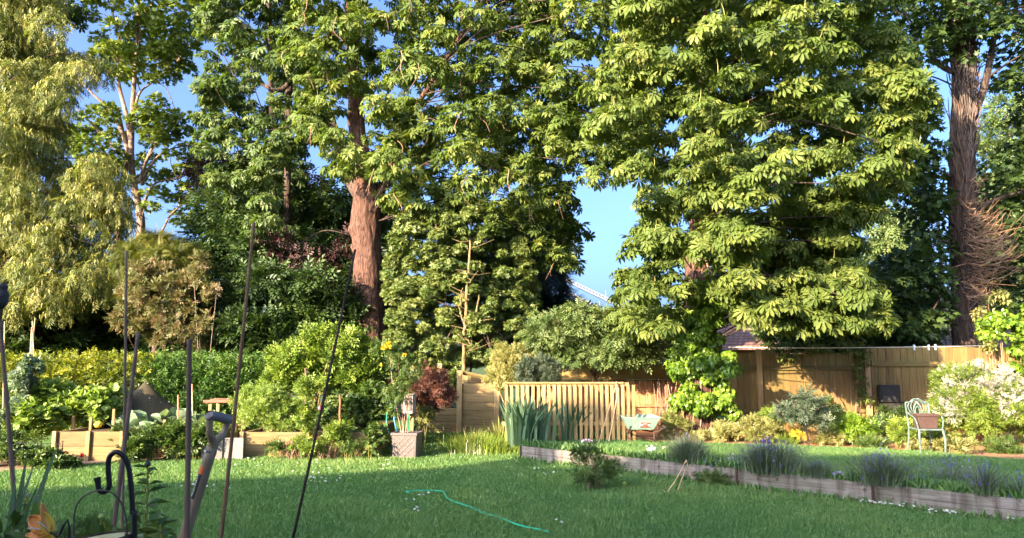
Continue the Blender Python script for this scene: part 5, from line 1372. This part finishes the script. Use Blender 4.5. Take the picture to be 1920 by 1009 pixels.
# low foliage along the fronts of the beds
for px, py, D, rx, rz, mat, T, s_, n, lab in ((700, 835, 13.6, 24, 22, 'rose', T_BIG, .13, 130, "broad leaved green plant beside the square planter"), (588, 840, 13.5, 20, 14, 'lime_shrub', T_SPRIG, .12, 130, "low leafy weed at the foot of the climbing plant"), (660, 845, 13.45, 24, 8, 'rose', T_SPRIG, .1, 110, "low green weeds before the currant bush"),
    (520, 842, 13.6, 18, 10, 'rose', T_SPRIG, .11, 120, "small green weeds before the end of the leafy shrub bed"), (640, 815, 13.7, 26, 26, 'lime_shrub', T_SPRIG, .12, 320, "leafy sprawl hanging over the middle of the shrub bed"), (225, 812, 13.6, 16, 12, 'rose', T_SPRIG, .11, 140, "green leaves spilling over the bed edge beside the sunlit end board"),
    (845, 745, 18.4, 90, 60, 'holly', T_SPRIG, .16, 2600, "dark evergreen shrub filling the space behind the timber screen and posts"), (60, 812, 13.9, 50, 26, 'lime_shrub', T_SPRIG, .13, 420, "light green salad plants behind the wire guard"),
    (795, 790, 15.0, 26, 24, 'tall_grass', T_SPRIG, .10, 320, "dry yellowish shrub before the sleeper wall"), (0, 835, 13.2, 34, 24, 'rose', T_SPRIG, .14, 240, "bushy green plant at the outer end of the squash bed"), (410, 800, 14.6, 30, 20, 'squash', T_SPRIG, .12, 200, "pale weedy plant under the rustic table")):
    shrub("leafy_plant", lab, (P(px, 760, D)[0], D, 0), ell([(px, py, D, rx, .25, rz)]), 10, n, T, s_, mat, cat="plant", stems=4, sr=.005, stem_mat='stalk', f=(.25, .42))

# ================================================================== PLANTS OF THE RAISED LAWN AND FENCE BORDER
wf = ell([(1835, 735, 14.0, 78, .7, 48), (1850, 785, 13.8, 80, .7, 50), (1800, 770, 13.8, 50, .5, 56), (1900, 770, 14, 50, .6, 62), (1790, 715, 14.2, 40, .4, 24)])
t = shrub("white_flowered_bush", "large rounded bush covered in creamy white flower spikes beside the garden chair", (P(1845, 760, 14)[0], 14.0, UZ), wf, 26, 9500, T_NSPRIG, .15, 'lime_shrub', stems=18, sr=.014, f=(.17, .3))
cl = clump(wf, 80, .10, .16)
cl = cl[(cl[:, 2] > .75)]
foliage("flower_spike", cl, 4600, T_NSPRIG, .14, M['white_flower'], t, smin=.85, out=1.2, dz=.3, dj=.3)['kind'] = 'stuff'
shrub("ivy", "glossy bright ivy tumbling over the fence end above the white flowered bush", (P(1890, 760, 16.2)[0], 16.2, UZ), ell([(1890, 625, 16.2, 50, .35, 44), (1920, 670, 16.2, 44, .35, 40), (1860, 610, 16.4, 30, .3, 24), (1950, 620, 16.3, 60, .4, 60), (1905, 700, 16.2, 22, .25, 22)]), 20, 3000, T_IVY, .10, 'ivy', cat="ivy", stems=10, f=(.22, .38), dz=-.7, out=.4, nup=.35, nout=1.1, smin=.7)
shrub("yellowing_climber", "yellowing creeper leaves hanging beside the ivy clad trunk", (P(1870, 760, 17.2)[0], 17.2, 0), ell([(1870, 560, 17.2, 26, .25, 12), (1845, 590, 17, 22, .2, 14), (1850, 650, 16.2, 16, .15, 14)]), 8, 420, T_LEAF, .10, 'gold_cover', cat="climber", stems=5, f=(.3, .45), dz=-.8)
shrub("fence_creeper", "dark creeper hanging down the middle of the shaded fence", (P(1600, 760, 16.2)[0], 16.2, UZ), ell([(1615, 690, 16.3, 18, .14, 50), (1600, 650, 16.4, 44, .2, 14), (1540, 660, 16.4, 40, .16, 10), (1480, 675, 16.4, 30, .14, 12), (1620, 745, 16.25, 14, .12, 44)]), 12, 1300, T_LEAF, .085, 'holly', cat="climber", stems=9, sr=.010, stem_mat='dead_stem', f=(.24, .4), dz=-.6, smin=.4)
for px, py, D, rx, rz, T, s_, mat, n, lab in (
    (1420, 808, 14.2, 46, 20, T_SPRIG, .11, 'gold_cover', 1300, "golden leaved ground cover mound at the foot of the ivy, before the fence"),
    (1360, 815, 14.3, 34, 16, T_SPRIG, .10, 'gold_cover', 800, "golden ground cover beside the wheelbarrow end of the bed"),
    (1265, 800, 14.6, 24, 24, T_NSPRIG, .12, 'tall_grass', 420, "wispy yellow green shrub between the wheelbarrow and the ivy"),
    (1495, 815, 13.9, 12, 7, T_SPRIG, .06, 'yellow_petal', 110, "bright yellow flowering plant under the small standard rose"),
    (1605, 808, 13.7, 34, 24, T_SPRIG, .13, 'ivy', 760, "glossy rounded evergreen below the dark panel"),
    (1648, 800, 14.3, 28, 20, T_SPRIG, .11, 'rose', 420, "dark leafy plant between the evergreen and the garden chair"),
    (1690, 815, 13.2, 24, 20, T_SPRIG, .12, 'lime_shrub', 420, "fresh green perennial beside the garden chair legs"),
    (1760, 830, 12.9, 26, 18, T_SPRIG, .11, 'lime_shrub', 380, "low green perennial under the white flowered bush"),
    (1540, 780, 15.4, 50, 30, T_SPRIG, .13, 'dark_green', 700, "dark shrub against the shaded fence behind the standard rose"),
    (1680, 790, 15.4, 44, 26, T_SPRIG, .13, 'dark_green', 600, "dark shrub against the fence below the dark box"),
    (1790, 838, 12.5, 30, 12, T_SPRIG, .09, 'gold_cover', 300, "yellowing low plant on the mulch beside the garden chair"),
    (1880, 845, 12.6, 40, 18, T_SPRIG, .11, 'rose', 420, "dark low shrub at the foot of the white flowered bush"),
    (1545, 822, 13.7, 34, 10, T_SPRIG, .09, 'gold_cover', 380, "low pale golden ground plant in front of the standard rose stem"),
    (1590, 818, 14.6, 40, 14, T_SPRIG, .10, 'lime_shrub', 420, "low fresh green plant behind the rounded evergreen, at the fence foot"),
    (1640, 832, 13.2, 30, 9, T_SPRIG, .09, 'rose', 300, "low dark ground plant in front of the rounded evergreen"),
    (1470, 826, 14.0, 26, 9, T_SPRIG, .09, 'lime_shrub', 300, "low green ground plant beside the bright yellow flowering plant"),
    (1720, 838, 12.9, 22, 9, T_SPRIG, .09, 'gold_cover', 240, "low yellow green plant under the garden chair seat"),
    (1310, 822, 14.5, 40, 10, T_SPRIG, .09, 'gold_cover', 420, "low golden plant at the foot of the ivy wrapped trunk"),
    (1450, 790, 15.3, 36, 18, T_SPRIG, .11, 'lime_shrub', 420, "green plant against the fence beside the golden mound")):
    b = P(px, py, D); shrub("border_plant", lab, (b[0], D, UZ), ell([(px, py, D, rx, .3, rz)]), 18, n, T, s_, mat, cat="plant", stems=5, sr=.005, stem_mat='dead_stem', group="plants in the fence border", f=(.22, .38), dz=.2)
# standard rose
D = 13.4
t = thing("standard_rose", "small standard tree with a bare stem and grey green head before the shaded fence", "small tree", (P(1513, 760, D)[0], D, UZ))
k = MB(); k.tube(wobble(bez([(P(1513, 760, D)[0], D, UZ), P(1512, 810, D), P(1508, 780, D)], 10), .008), .017, 7); k.build("trunk", M['bark_dark'], t)
foliage("crown", clump(ell([(1505, 765, D, 46, .4, 24), (1475, 780, D, 26, .3, 18), (1530, 785, D, 22, .3, 14), (1510, 742, D, 18, .2, 12)]), 12, .2, .34), 900, T_SPRIG, .12, M['blue_green'], t, smin=.2)
k = MB()
for i in range(16):
    a = P(1510, 785, D); q = P(1505 + random.uniform(-60, 60), random.uniform(735, 800), D + random.uniform(-.3, .3)); k.tube([a, (a + q) / 2 + rng.standard_normal(3) * .04, q], [.008, .006, .003], 5)
k.build("branch", M['dead_stem'], t)['kind'] = 'stuff'

# lavender bushes and other small plants along the boards
def lavender(label, px, off, spread, h, n, nf, group="lavender bushes along the boards", sx=1.0):
    m = on_board(px); q = BA[:2] + bd * m + bn * off
    b = (q[0], q[1], UZ)
    t = thing("lavender_bush", label, "lavender", b, group)
    tuft_mesh("foliage", b, n, h * .45, h, spread, 'lavender', .75, .008, t, sx)
    fl = []
    for i in range(nf):
        a = random.uniform(0, 6.28); r_ = abs(random.gauss(0, 1)) * spread * .85
        z = UZ + h * random.uniform(.35, 1.12) * max(.25, 1 - r_ / (spread * 3)); p = np.array((q[0] + math.cos(a) * r_ * sx, q[1] + math.sin(a) * r_, z)); fl.append(p)
    pos = np.array(fl)
    pos = np.repeat(pos, 5, 0) + rng.standard_normal((len(pos) * 5, 3)) * np.array((.006, .006, .016))
    V, F, kk = place(T_LEAF, pos, unit(len(pos)) * .6 + np.array((0, 0, .8)), unit(len(pos)), .022)
    obj_from("flower", V, F, M['lavender_flower'], t, np.repeat(rng.random(len(pos)), kk))['kind'] = 'stuff'
    return t
lavender("thickest lavender bush, overhanging the boards at their middle joint", 1440, .08, .36, .46, 1700, 200)
lavender("purple flowered lavender bush above the rusty stake and daisies", 1655, .06, .25, .42, 900, 100)
lavender("short green lavender bush between the two purple ones", 1530, .08, .22, .24, 600, 30)
lavender("tall thin lavender near the daisies on the near board", 1850, .04, .14, .42, 260, 50)
lavender("fennel like green bush beside the blue plastic scrap", 1285, .10, .28, .44, 900, 6)
lavender("lavender with dusky heads behind the blue plastic scrap", 1240, .75, .16, .34, 220, 34)
lavender("low sparse lavender on the near board next to the tall thin one", 1910, .2, .2, .28, 200, 16)
lavender("sparse lavender heads scattered behind the near board", 1750, .8, .4, .34, 180, 60)
for px, py, off, lab in ((1078, 832, .3, "lilac chive like flower head beside the iris clump"), (1575, 893, .0, "lilac scabious bloom lying over the board top")):
    m = on_board(px); q = BA[:2] + bd * m + bn * (off + .03); z = UZ + (.14 if off else .06)
    t = thing("lilac_flower", lab, "flower", (q[0], q[1], UZ))
    n = 60; c = np.array((q[0], q[1], z)); d = unit(n); d[:, 2] = abs(d[:, 2])
    V, F, kk = place(T_LEAF, np.repeat(c[None], n, 0) + d * np.array((.08, .05, .03)), d, unit(n), .03); obj_from("bloom", V, F, M['lilac'], t)
    k = MB(); k.tube([(q[0], q[1], UZ), c], .005, 4); k.build("stem", M['stalk'], t)
# rose shrub and others growing on the lawn before the boards
def low_shrub(label, px, py, blobs, n, T, size, mat, name="small_shrub", stems=10, group=None, z=0):
    b = G(px, py, z)
    D = b[1]
    shrub(name, label, b, ell([(x, y, D + dd, rx, ry, rz) for x, y, dd, rx, ry, rz in blobs]), 12, n, T, size, mat, cat="shrub", stems=stems, sr=.006, stem_mat='dead_stem', f=(.2, .36), dz=.1, smin=.2, group=group)
low_shrub("sprawling small rose shrub on the lawn before the boards, beside the yellow ball", 1115, 918, [(1120, 885, 0, 46, .3, 26), (1085, 862, .1, 20, .2, 24), (1110, 850, .1, 20, .2, 18), (1150, 880, 0, 22, .2, 24), (1100, 900, -.1, 30, .25, 14)], 900, T_SPRIG, .075, 'rose', stems=16)
low_shrub("leafy dark green weeds at the board foot below the thick lavender", 1350, 910, [(1330, 898, 0, 34, .2, 12), (1375, 895, 0, 26, .2, 14), (1355, 905, -.1, 40, .2, 8)], 420, T_SPRIG, .085, 'rose', name="weed_clump")
low_shrub("thin bamboo like sprig drooping over the far board", 1240, 880, [(1240, 872, 0, 22, .12, 8)], 60, T_NARROW, .10, 'rose', name="weed_clump", stems=4)
t = thing("bent_dry_grass", "bent dry straw stems standing on the lawn before the boards", "dry grass", G(1275, 925))
D = G(1275, 925)[1]
k = MB()
for pp in ([(1250, 925), (1270, 895), (1287, 862)], [(1287, 862), (1292, 880), (1297, 898)], [(1268, 935), (1276, 905), (1285, 880)], [(1262, 930), (1280, 932), (1300, 930)], [(1240, 918), (1262, 930), (1285, 936)]):
    k.tube(bez([P(x, min(y, 930), D) for x, y in pp], 8), .006, 4)
k.build("stalk", M['cane_sun'], t)
k = MB(); c = G(1171, 912); c[2] = .033; Vs, Fs = [], []
for i in range(13):
    for j in range(18):
        a, b_ = math.pi * i / 12, 2 * math.pi * j / 18; Vs.append(c + .033 * np.array((math.sin(a) * math.cos(b_), math.sin(a) * math.sin(b_), math.cos(a))))
Fs = [(i * 18 + j, (i + 1) * 18 + j, (i + 1) * 18 + (j + 1) % 18, i * 18 + (j + 1) % 18) for i in range(12) for j in range(18)]
tag(obj_from("tennis_ball", np.array(Vs), Fs, M['ball'], smooth=True), "yellow green ball lying in the grass beside the small rose shrub", "ball")
k = MB(); c = G(1222, 848, UZ); k.tube(bez([c + (-.09, -.02, .03), c + (0, 0, .045), c + (.09, .02, .06)], 7), [.015, .035, .04, .04, .038, .03, .01], 8); tag(k.build("plastic_bottle", M['blue_plastic'], smooth=True), "pale blue plastic scrap lying on the raised lawn edge", "bottle")

# daisies: one head copied
def daisy_head():
    V, F = [], []
    n = 12
    for i in range(n):
        a = 2 * math.pi * i / n; c, s_ = math.cos(a), math.sin(a); w = .0035
        n0 = len(V); V += [(0, 0, .03), (c * .009 - s_ * w, s_ * .009 + c * w, .034), (c * .017, s_ * .017, .033), (c * .009 + s_ * w, s_ * .009 - c * w, .034)]; F.append((n0, n0 + 1, n0 + 2, n0 + 3))
    return np.array(V), F
dv, df = daisy_head()
d0 = None
spots = []
for cx_, cy_, sx_, sy_, n, lab in ((600, 902, 28, 7, 14, "tiny white daisy in the lawn beside the dark leaning cane"), (395, 918, 18, 5, 10, "tiny white daisy in the lawn behind the spade"), (785, 952, 12, 9, 8, "tiny white daisy in the lawn below the hose bend"), (728, 877, 12, 3, 6, "tiny white daisy in the lawn before the square planter"), (1022, 895, 14, 8, 5, "tiny white daisy in the lawn before the far board"),
        (1680, 944, 36, 5, 26, "tiny white daisy at the foot of the near board"), (1770, 965, 24, 4, 9, "tiny white daisy where the near board meets the lawn"), (1046, 985, 6, 4, 2, "tiny white daisy beside the end of the hose"), (1890, 975, 14, 4, 2, "tiny white daisy at the far end of the near board"), (510, 872, 50, 4, 8, "tiny white daisy in the sunlit lawn before the bed")):
    for i in range(n): spots.append((G(cx_ + random.gauss(0, sx_), cy_ + random.gauss(0, sy_)), lab, random.uniform(.8, 1.3)))
for cx_, cy_, sx_, sy_, n, lab in ((1236, 842, 10, 5, 8, "tiny white daisy on the raised lawn beside the blue plastic scrap"), (1800, 885, 30, 4, 8, "tiny white daisy on the raised lawn behind the near board"), (1370, 865, 14, 3, 6, "tiny white daisy on the raised lawn by the thick lavender")):
    for i in range(n): spots.append((G(cx_ + random.gauss(0, sx_), cy_ + random.gauss(0, sy_), UZ), lab, random.uniform(.8, 1.3)))
for p, lab, s_ in spots:
    m_ = np.dot(p[:2] - BA[:2], bn)
    if p[2] == 0 and m_ > -.08 and p[0] > BA[0]: p = np.array((*(p[:2] - bn * (m_ + .1)), 0))
    if d0 is None: d0 = obj_from("daisy", dv, df, M['white_flower'], None, np.full(len(dv), .9)); o = d0
    else: o = link(d0.copy())
    o.location = (p[0], p[1], p[2] + .02 * s_); o.scale = (s_ * 1.05,) * 3; o.rotation_euler = (random.uniform(.1, .7), random.uniform(-.3, .3), 0)
    tag(o, lab, "daisy", lab.replace("tiny white daisy", "daisies"))

# ================================================================== FOREGROUND BED (below the picture's lower edge) AND WHAT STANDS IN IT
BZ = .60
t = thing("front_bed", "raised planting bed below the terrace holding the canes and spade", "raised bed", (-1.2, 2.2, 0))
k = MB()
k.box((-1.2, 3.12, BZ / 2), (4.0, .06, BZ)); k.box((-1.2, 1.36, BZ / 2), (4.0, .06, BZ)); k.box((-3.17, 2.24, BZ / 2), (.06, 1.68, BZ)); k.box((.77, 2.24, BZ / 2), (.06, 1.68, BZ))
k.build("timber_side", M['sleeper'], t, bevel=.006)
k = MB(); k.box((-1.2, 2.24, BZ - .1), (3.86, 1.68, .12)); k.build("soil", M['soil'], t)

def cane(label, a, b, D, r_, mat='cane', D2=None, nodes=True, ext=True):
    pa, pb = P(*a, D2 or D), P(*b, D)
    d = pb - pa; pb = pa + d * (pa[2] - BZ) / (pa[2] - pb[2])      # runs on down into the bed
    n = 40; ts = np.linspace(0, 1, n); rr = []
    cpts = pa + ts[:, None] * (pb - pa) + np.sin(ts * 3.0)[:, None] * np.array((.006, 0, 0))
    L = np.linalg.norm(pb - pa)
    for u in ts * L: rr.append(r_ * (.8 + .2 * u / L) * (1.22 if nodes and (u % .24) < L / n else 1))
    k = MB(); k.tube(cpts, rr, 9); return tag(k.build("garden_cane", M[mat], smooth=True), label, "cane", "canes standing in the front bed")
cane("tall tan brown cane leaning just behind the spade grip", (476, 418), (411, 1009), 2.55, .0072, 'cane_tan', 2.75)
cane("thick weathered grey cane standing upright beside the spade", (355, 636), (346, 1009), 2.3, .0092, 'cane')
cane("dark cane leaning behind the iron hook, its top above the heap", (259, 624), (210, 985), 2.5, .0082, 'cane', 2.7)
cane("thin cane standing upright behind the iron hook", (237, 470), (226, 985), 2.75, .0055, 'cane')
cane("thin dark straight cane leaning across the lawn, apart from the others", (666, 468), (547, 1009), 3.0, .0062, 'bark_dark', 3.05, nodes=False)
cane("grey cane bending by the picture's edge next to the lily", (0, 600), (27, 985), 2.6, .008, 'cane')

# pole with a dark weathered finial at the edge
t = thing("feeder_pole", "thin pole topped by a dark rounded finial at the edge, before the pea vines", "pole", (*P(9, 700, 2.6)[:2], BZ))
a = P(3, 560, 2.6)
k = MB(); k.tube([a + (0, 0, .05), (a[0] - .012, a[1], BZ)], .0075, 8); k.build("shaft", M['bark_dark'], t)
k = MB(); k.tube(bez([a + (0, 0, .055), a + (0, 0, .03), a + (0, 0, 0), a + (0, 0, -.035)], 14), [.006, .012, .017, .017, .015, .016, .020, .022, .022, .020, .022, .020, .015, .008], 14); k.build("finial", M['slate'], t, smooth=True)

# shepherd's hook
D = 2.0
def Q(x, y): return P(x, y, D)
hk = [(253, 1060), (252, 1009), (249, 960), (245, 905), (240, 872), (230, 854), (217, 848), (206, 856), (203, 872), (204, 895), (205, 910), (200, 920), (192, 923), (186, 918), (184, 908), (182, 895)]
pts = [Q(*p) for p in hk]; dn = pts[1] - pts[0]
pts[0] = np.array((pts[0][0] + .02, D, BZ))
cv = bez(pts, 110)
rr = np.full(110, .0066); rr[-10:] = np.linspace(.0066, .0088, 10)
k = MB(); k.tube(cv, rr, 12); tag(k.build("shepherds_hook", M['black_iron'], smooth=True), "black iron shepherd's crook hook carrying a hanging feeder", "hook")

# hanging feeder: wire bail and log dish
t = thing("hanging_feeder", "round log dish hanging by a thin wire bail from the iron hook", "bird feeder", tuple(Q(193, 1015)))
ba = [(140, 1009), (140, 990), (142, 965), (150, 942), (165, 927), (184, 919.5), (195, 918), (212, 922), (226, 935), (235, 955), (238, 975), (238, 1003)]
k = MB(); k.tube(bez([Q(*p) + np.array((0, -.012 * math.sin(i / 11 * 3.14), 0)) for i, p in enumerate(ba)], 50), .0021, 7); k.build("bail", M['wire'], t, smooth=True)
cc = Q(190, 1010); rx = 52 * S(D)
n = 40; V = []; F = []
prof = [(0, -.001), (.80, .000), (.93, -.001), (.96, .004), (1.0, .004), (1.03, -.006), (1.03, -.05), (.9, -.055)]
for r_, z in prof:
    for j in range(n):
        a = 2 * math.pi * j / n
        V.append((cc[0] + r_ * rx * math.cos(a), cc[1] + r_ * rx * math.sin(a), cc[2] + z + .10 * r_ * rx * math.cos(a)))
def ringf(i0, i1): return [(i * n + j, i * n + (j + 1) % n, (i + 1) * n + (j + 1) % n, (i + 1) * n + j) for i in range(i0, i1) for j in range(n)]
obj_from("dish", np.array(V), ringf(2, 7), M['bark_dark'], t, smooth=True)
obj_from("cut_top", np.array(V), ringf(0, 2), M['log'], t)
for sx, (x, y) in ((-1, (140, 1009)), (1, (238, 1003))):
    a = Q(x, y); k = MB(); k.tube([a + (0, -.004, .004), a + (0, .004, -.012)], .0045, 8); k.build("bail_pin", M['wire'], t)

# metal lily
D = 1.8
t = thing("metal_lily", "painted orange and yellow metal lily ornament on a thin dark stem", "garden ornament", tuple(P(98, 1000, D)))
def petal(base, tip, width, curl, mat, nrm_):
    b, e = P(*base, D), P(*tip, D)
    d = e - b; L = np.linalg.norm(d); d /= L; x = np.cross(d, nrm_); x /= np.linalg.norm(x); z = np.cross(x, d)
    V, F = [], []; n = 12; m = 5
    for i in range(n):
        u = i / (n - 1); w = width * math.sin(math.pi * min(1, .12 + u * .88)) ** .8
        for j in range(m):
            s_ = (j - 2) / 2; V.append(b + d * L * u + x * w * s_ + z * (curl * u * u * L + .12 * width * (s_ * s_) * 2.2))
    V = np.array(V); F = [(i * m + j, i * m + j + 1, (i + 1) * m + j + 1, (i + 1) * m + j) for i in range(n - 1) for j in range(m - 1)]
    o = obj_from("petal", V, F, M[mat], t, smooth=True); md = o.modifiers.new("thick", 'SOLIDIFY'); md.thickness = .0016
petal((93, 997), (75, 945), .010, .10, 'orange_metal', np.array((.9, -.5, .2)))
petal((92, 998), (54, 968), .020, -.10, 'orange_metal', np.array((.3, -.9, .35)))
petal((95, 1000), (81, 962), .015, .05, 'yellow_metal', np.array((.7, -.7, .0)))
petal((94, 999), (50, 1006), .013, .05, 'orange_metal', np.array((.1, -.6, .8)))
petal((95, 1001), (70, 1030), .020, .05, 'yellow_metal', np.array((.5, -.8, .3)))
for (x, y) in ((52, 991), (70, 978)):
    k = MB(); k.tube(bez([P(92, 998, D), P((92 + x) / 2, (996 + y) / 2 - 2, D - .01), P(x, y, D - .02)], 8), .0014, 5); k.build("stamen", M['cream'], t)
k = MB(); k.tube(bez([P(94, 998, D), P(108, 1006, D), P(130, 1022, D), (P(140, 760, D)[0], D, BZ)], 14), .0028, 6); k.build("stem", M['black_iron'], t)

# spade
D = 2.4
def Qs(x, y, dd=0): return P(x, y, D + dd)
t = thing("garden_spade", "garden spade with grey D shaped grip and black sticker standing among the canes", "spade", (*Qs(345, 1009)[:2], BZ))
g0, g1 = Qs(394, 779, -.035), Qs(427, 787, .035)
k = MB(); k.tube(bez([g0 * 1.06 - g1 * .06, g0, (g0 + g1) / 2 + (0, 0, .002), g1, g1 * 1.06 - g0 * .06], 16), [.010] + [.0155] * 14 + [.010], 14); k.build("grip", M['spade_grip'], t, smooth=True)
nk = Qs(396, 835)
for g, mid, w in ((g0, Qs(393, 812, -.03), 0), (g1, Qs(420, 812, .03), 1)):
    k = MB(); k.tube(bez([g, mid, Qs(404 if w else 399, 828, .008 if w else -.008), nk + (0, 0, -.03)], 16), [.011, .011, .011, .0105, .0105, .011, .012, .0125, .013, .0135, .014, .0145, .015, .0155, .016, .0165], 12, flat=.8); k.build("grip_arm", M['spade'], t, smooth=True)
top, low = Qs(398, 838), Qs(345, 1009)
dr = low - top; end = top + dr * (top[2] - BZ + .0) / (top[2] - low[2])
k = MB(); k.tube(top + np.linspace(0, 1, 20)[:, None] * (end - top), .0175, 16); k.build("shaft", M['spade'], t, smooth=True)
k = MB(); c = Qs(394, 846); k.tube([c - dr * .008, c + dr * .008], .0187, 16); k.build("collar", M['steel'], t)
du = nrm(dr[None])[0]
left = nrm(np.cross(du, np.array((0, 1.0, 0)))[None])[0]
front = np.array((0, -1.0, 0)); front = front - du * np.dot(front, du); front /= np.linalg.norm(front)
if np.dot(left, (1, 0, 0)) > 0: left = -left
def on_shaft(u, a0, a1, w, name, mat, lift=.0004):
    V, F = [], []; n = 8
    for i, uu in enumerate((u, u + w)):
        for j in range(n):
            a = a0 + (a1 - a0) * j / (n - 1); V.append(top + dr * uu + (.0175 + lift) * (math.cos(a) * front + math.sin(a) * left))
    F = [(j, j + 1, n + j + 1, n + j) for j in range(n - 1)]
    return np.array(V), F
V, F = on_shaft(.30, .0, .95, .27, "", None); st = obj_from("sticker", V, F, M['black'], t)
V, F = on_shaft(.215, -.1, .9, .085, "", None); obj_from("sticker_band", V, F, M['orange_print'], t)
k = MB()
for i in range(13):                                    # pale illegible lettering worn along the sticker
    uu = .315 + i * .0185; a0 = .55 + random.uniform(-.05, .05)
    V, F = on_shaft(uu, a0, a0 + random.uniform(.15, .32), .009, "", None, .0008); k.add(V, F)
k.build("worn_lettering", M['cream'], st)
k = MB(); bl = end; w_ = .09
V = []; F = []
for i in range(7):
    for j in range(5): u, s_ = i / 6, (j - 2) / 2; V.append(bl + du * (u * .28 - .02) + np.array((1, 0, 0)) * s_ * w_ + np.array((0, 1, 0)) * .012 * s_ * s_)
F = [(i * 5 + j, i * 5 + j + 1, (i + 1) * 5 + j + 1, (i + 1) * 5 + j) for i in range(6) for j in range(4)]
o = obj_from("blade", np.array(V), F, M['steel'], t); md = o.modifiers.new("thick", 'SOLIDIFY'); md.thickness = .003

# foreground leaves
t, _ = tuft("strap_leaved_plant", "green sword leaved plant at the edge beside the metal lily", (*P(14, 1000, 2.5)[:2], .95), 9, .30, .52, .10, 'iris', lean=.25, width=.026)
def leafy_stem(label, pts, D, T, size, mat, pairs, name="leafy_plant"):
    c = bez([P(x, y, D) for x, y in pts], 20); c[-1][2] = min(c[-1][2], BZ) if False else c[-1][2]
    t = thing(name, label, "plant", tuple(c[-1]), None)
    k = MB(); k.tube(np.vstack([c, [(c[-1][0], D, BZ)]]), .004, 6); k.build("stem", M['stalk'], t)
    pos, d, up, sz = [], [], [], []
    for i in range(pairs):
        p = c[int(1 + i * 18 / pairs)]
        for s_ in (0, 1, 2):
            a = i * 1.3 + s_ * 2.1 + random.uniform(-.3, .3); pos.append(p); d.append((math.cos(a), math.sin(a) * .9, random.uniform(-.1, .6))); up.append((0, 0, 1)); sz.append(size * random.uniform(.7, 1.2) * (.55 + .5 * i / pairs))
    V, F, kk = place(T, np.array(pos), np.array(d, float), np.array(up, float), np.array(sz)); obj_from("foliage", V, F, M[mat], t, np.repeat(rng.random(len(pos)), kk))
    return t, c
t, c = leafy_stem("tall leafy green stem with a dark bud beside the iron hook", [(277, 872), (277, 900), (276, 935), (273, 975), (268, 1040)], 2.6, T_BIG, .085, 'rose', 7)
k = MB(); k.tube(bez([c[0] + (0, 0, .014), c[0], c[0] + (0, 0, -.008)], 8), [.003, .007, .009, .010, .009, .007, .004, .003], 8); k.build("bud", M['slate'], t)
t, c = leafy_stem("short green bud stem behind the hanging feeder", [(191, 970), (189, 985), (186, 1005), (184, 1040)], 2.5, T_NSPRIG, .05, 'rose', 3)
k = MB(); k.tube(bez([c[0] + (0, 0, .012), c[0], c[0] + (0, 0, -.010)], 8), [.003, .008, .011, .012, .011, .009, .006, .003], 8); k.build("bud", M['squash'], t)
leafy_stem("broad leaved green plant beneath the thick grey cane", [(300, 985), (302, 1000), (305, 1030), (306, 1060)], 2.4, T_BIG, .10, 'rose', 4)
leafy_stem("pale grey leaved stem rising behind the metal lily", [(52, 930), (50, 950), (46, 975), (42, 1020)], 2.5, T_SPRIG, .07, 'blue_green', 4)
for px, py, D, rx, rz, T, s_, mat, n, lab in ((40, 1015, 2.3, 60, 30, T_BIG, .055, 'rose', 60, "low green leaves under the metal lily"), (165, 1012, 2.6, 70, 22, T_FROND, .07, 'rose', 150, "ferny green foliage behind the hanging feeder"), (260, 1020, 2.5, 50, 26, T_BIG, .06, 'rose', 45, "low green leaves at the foot of the iron hook")):
    b = P(px, py, D); shrub("front_bed_plant", lab, (b[0], b[1], BZ), ell([(px, py, D, rx, .18, rz)]), 8, n, T, s_, mat, cat="plant", stems=8, sr=.003, stem_mat='stalk', group="leafy plants in the front bed", f=(.3, .5))
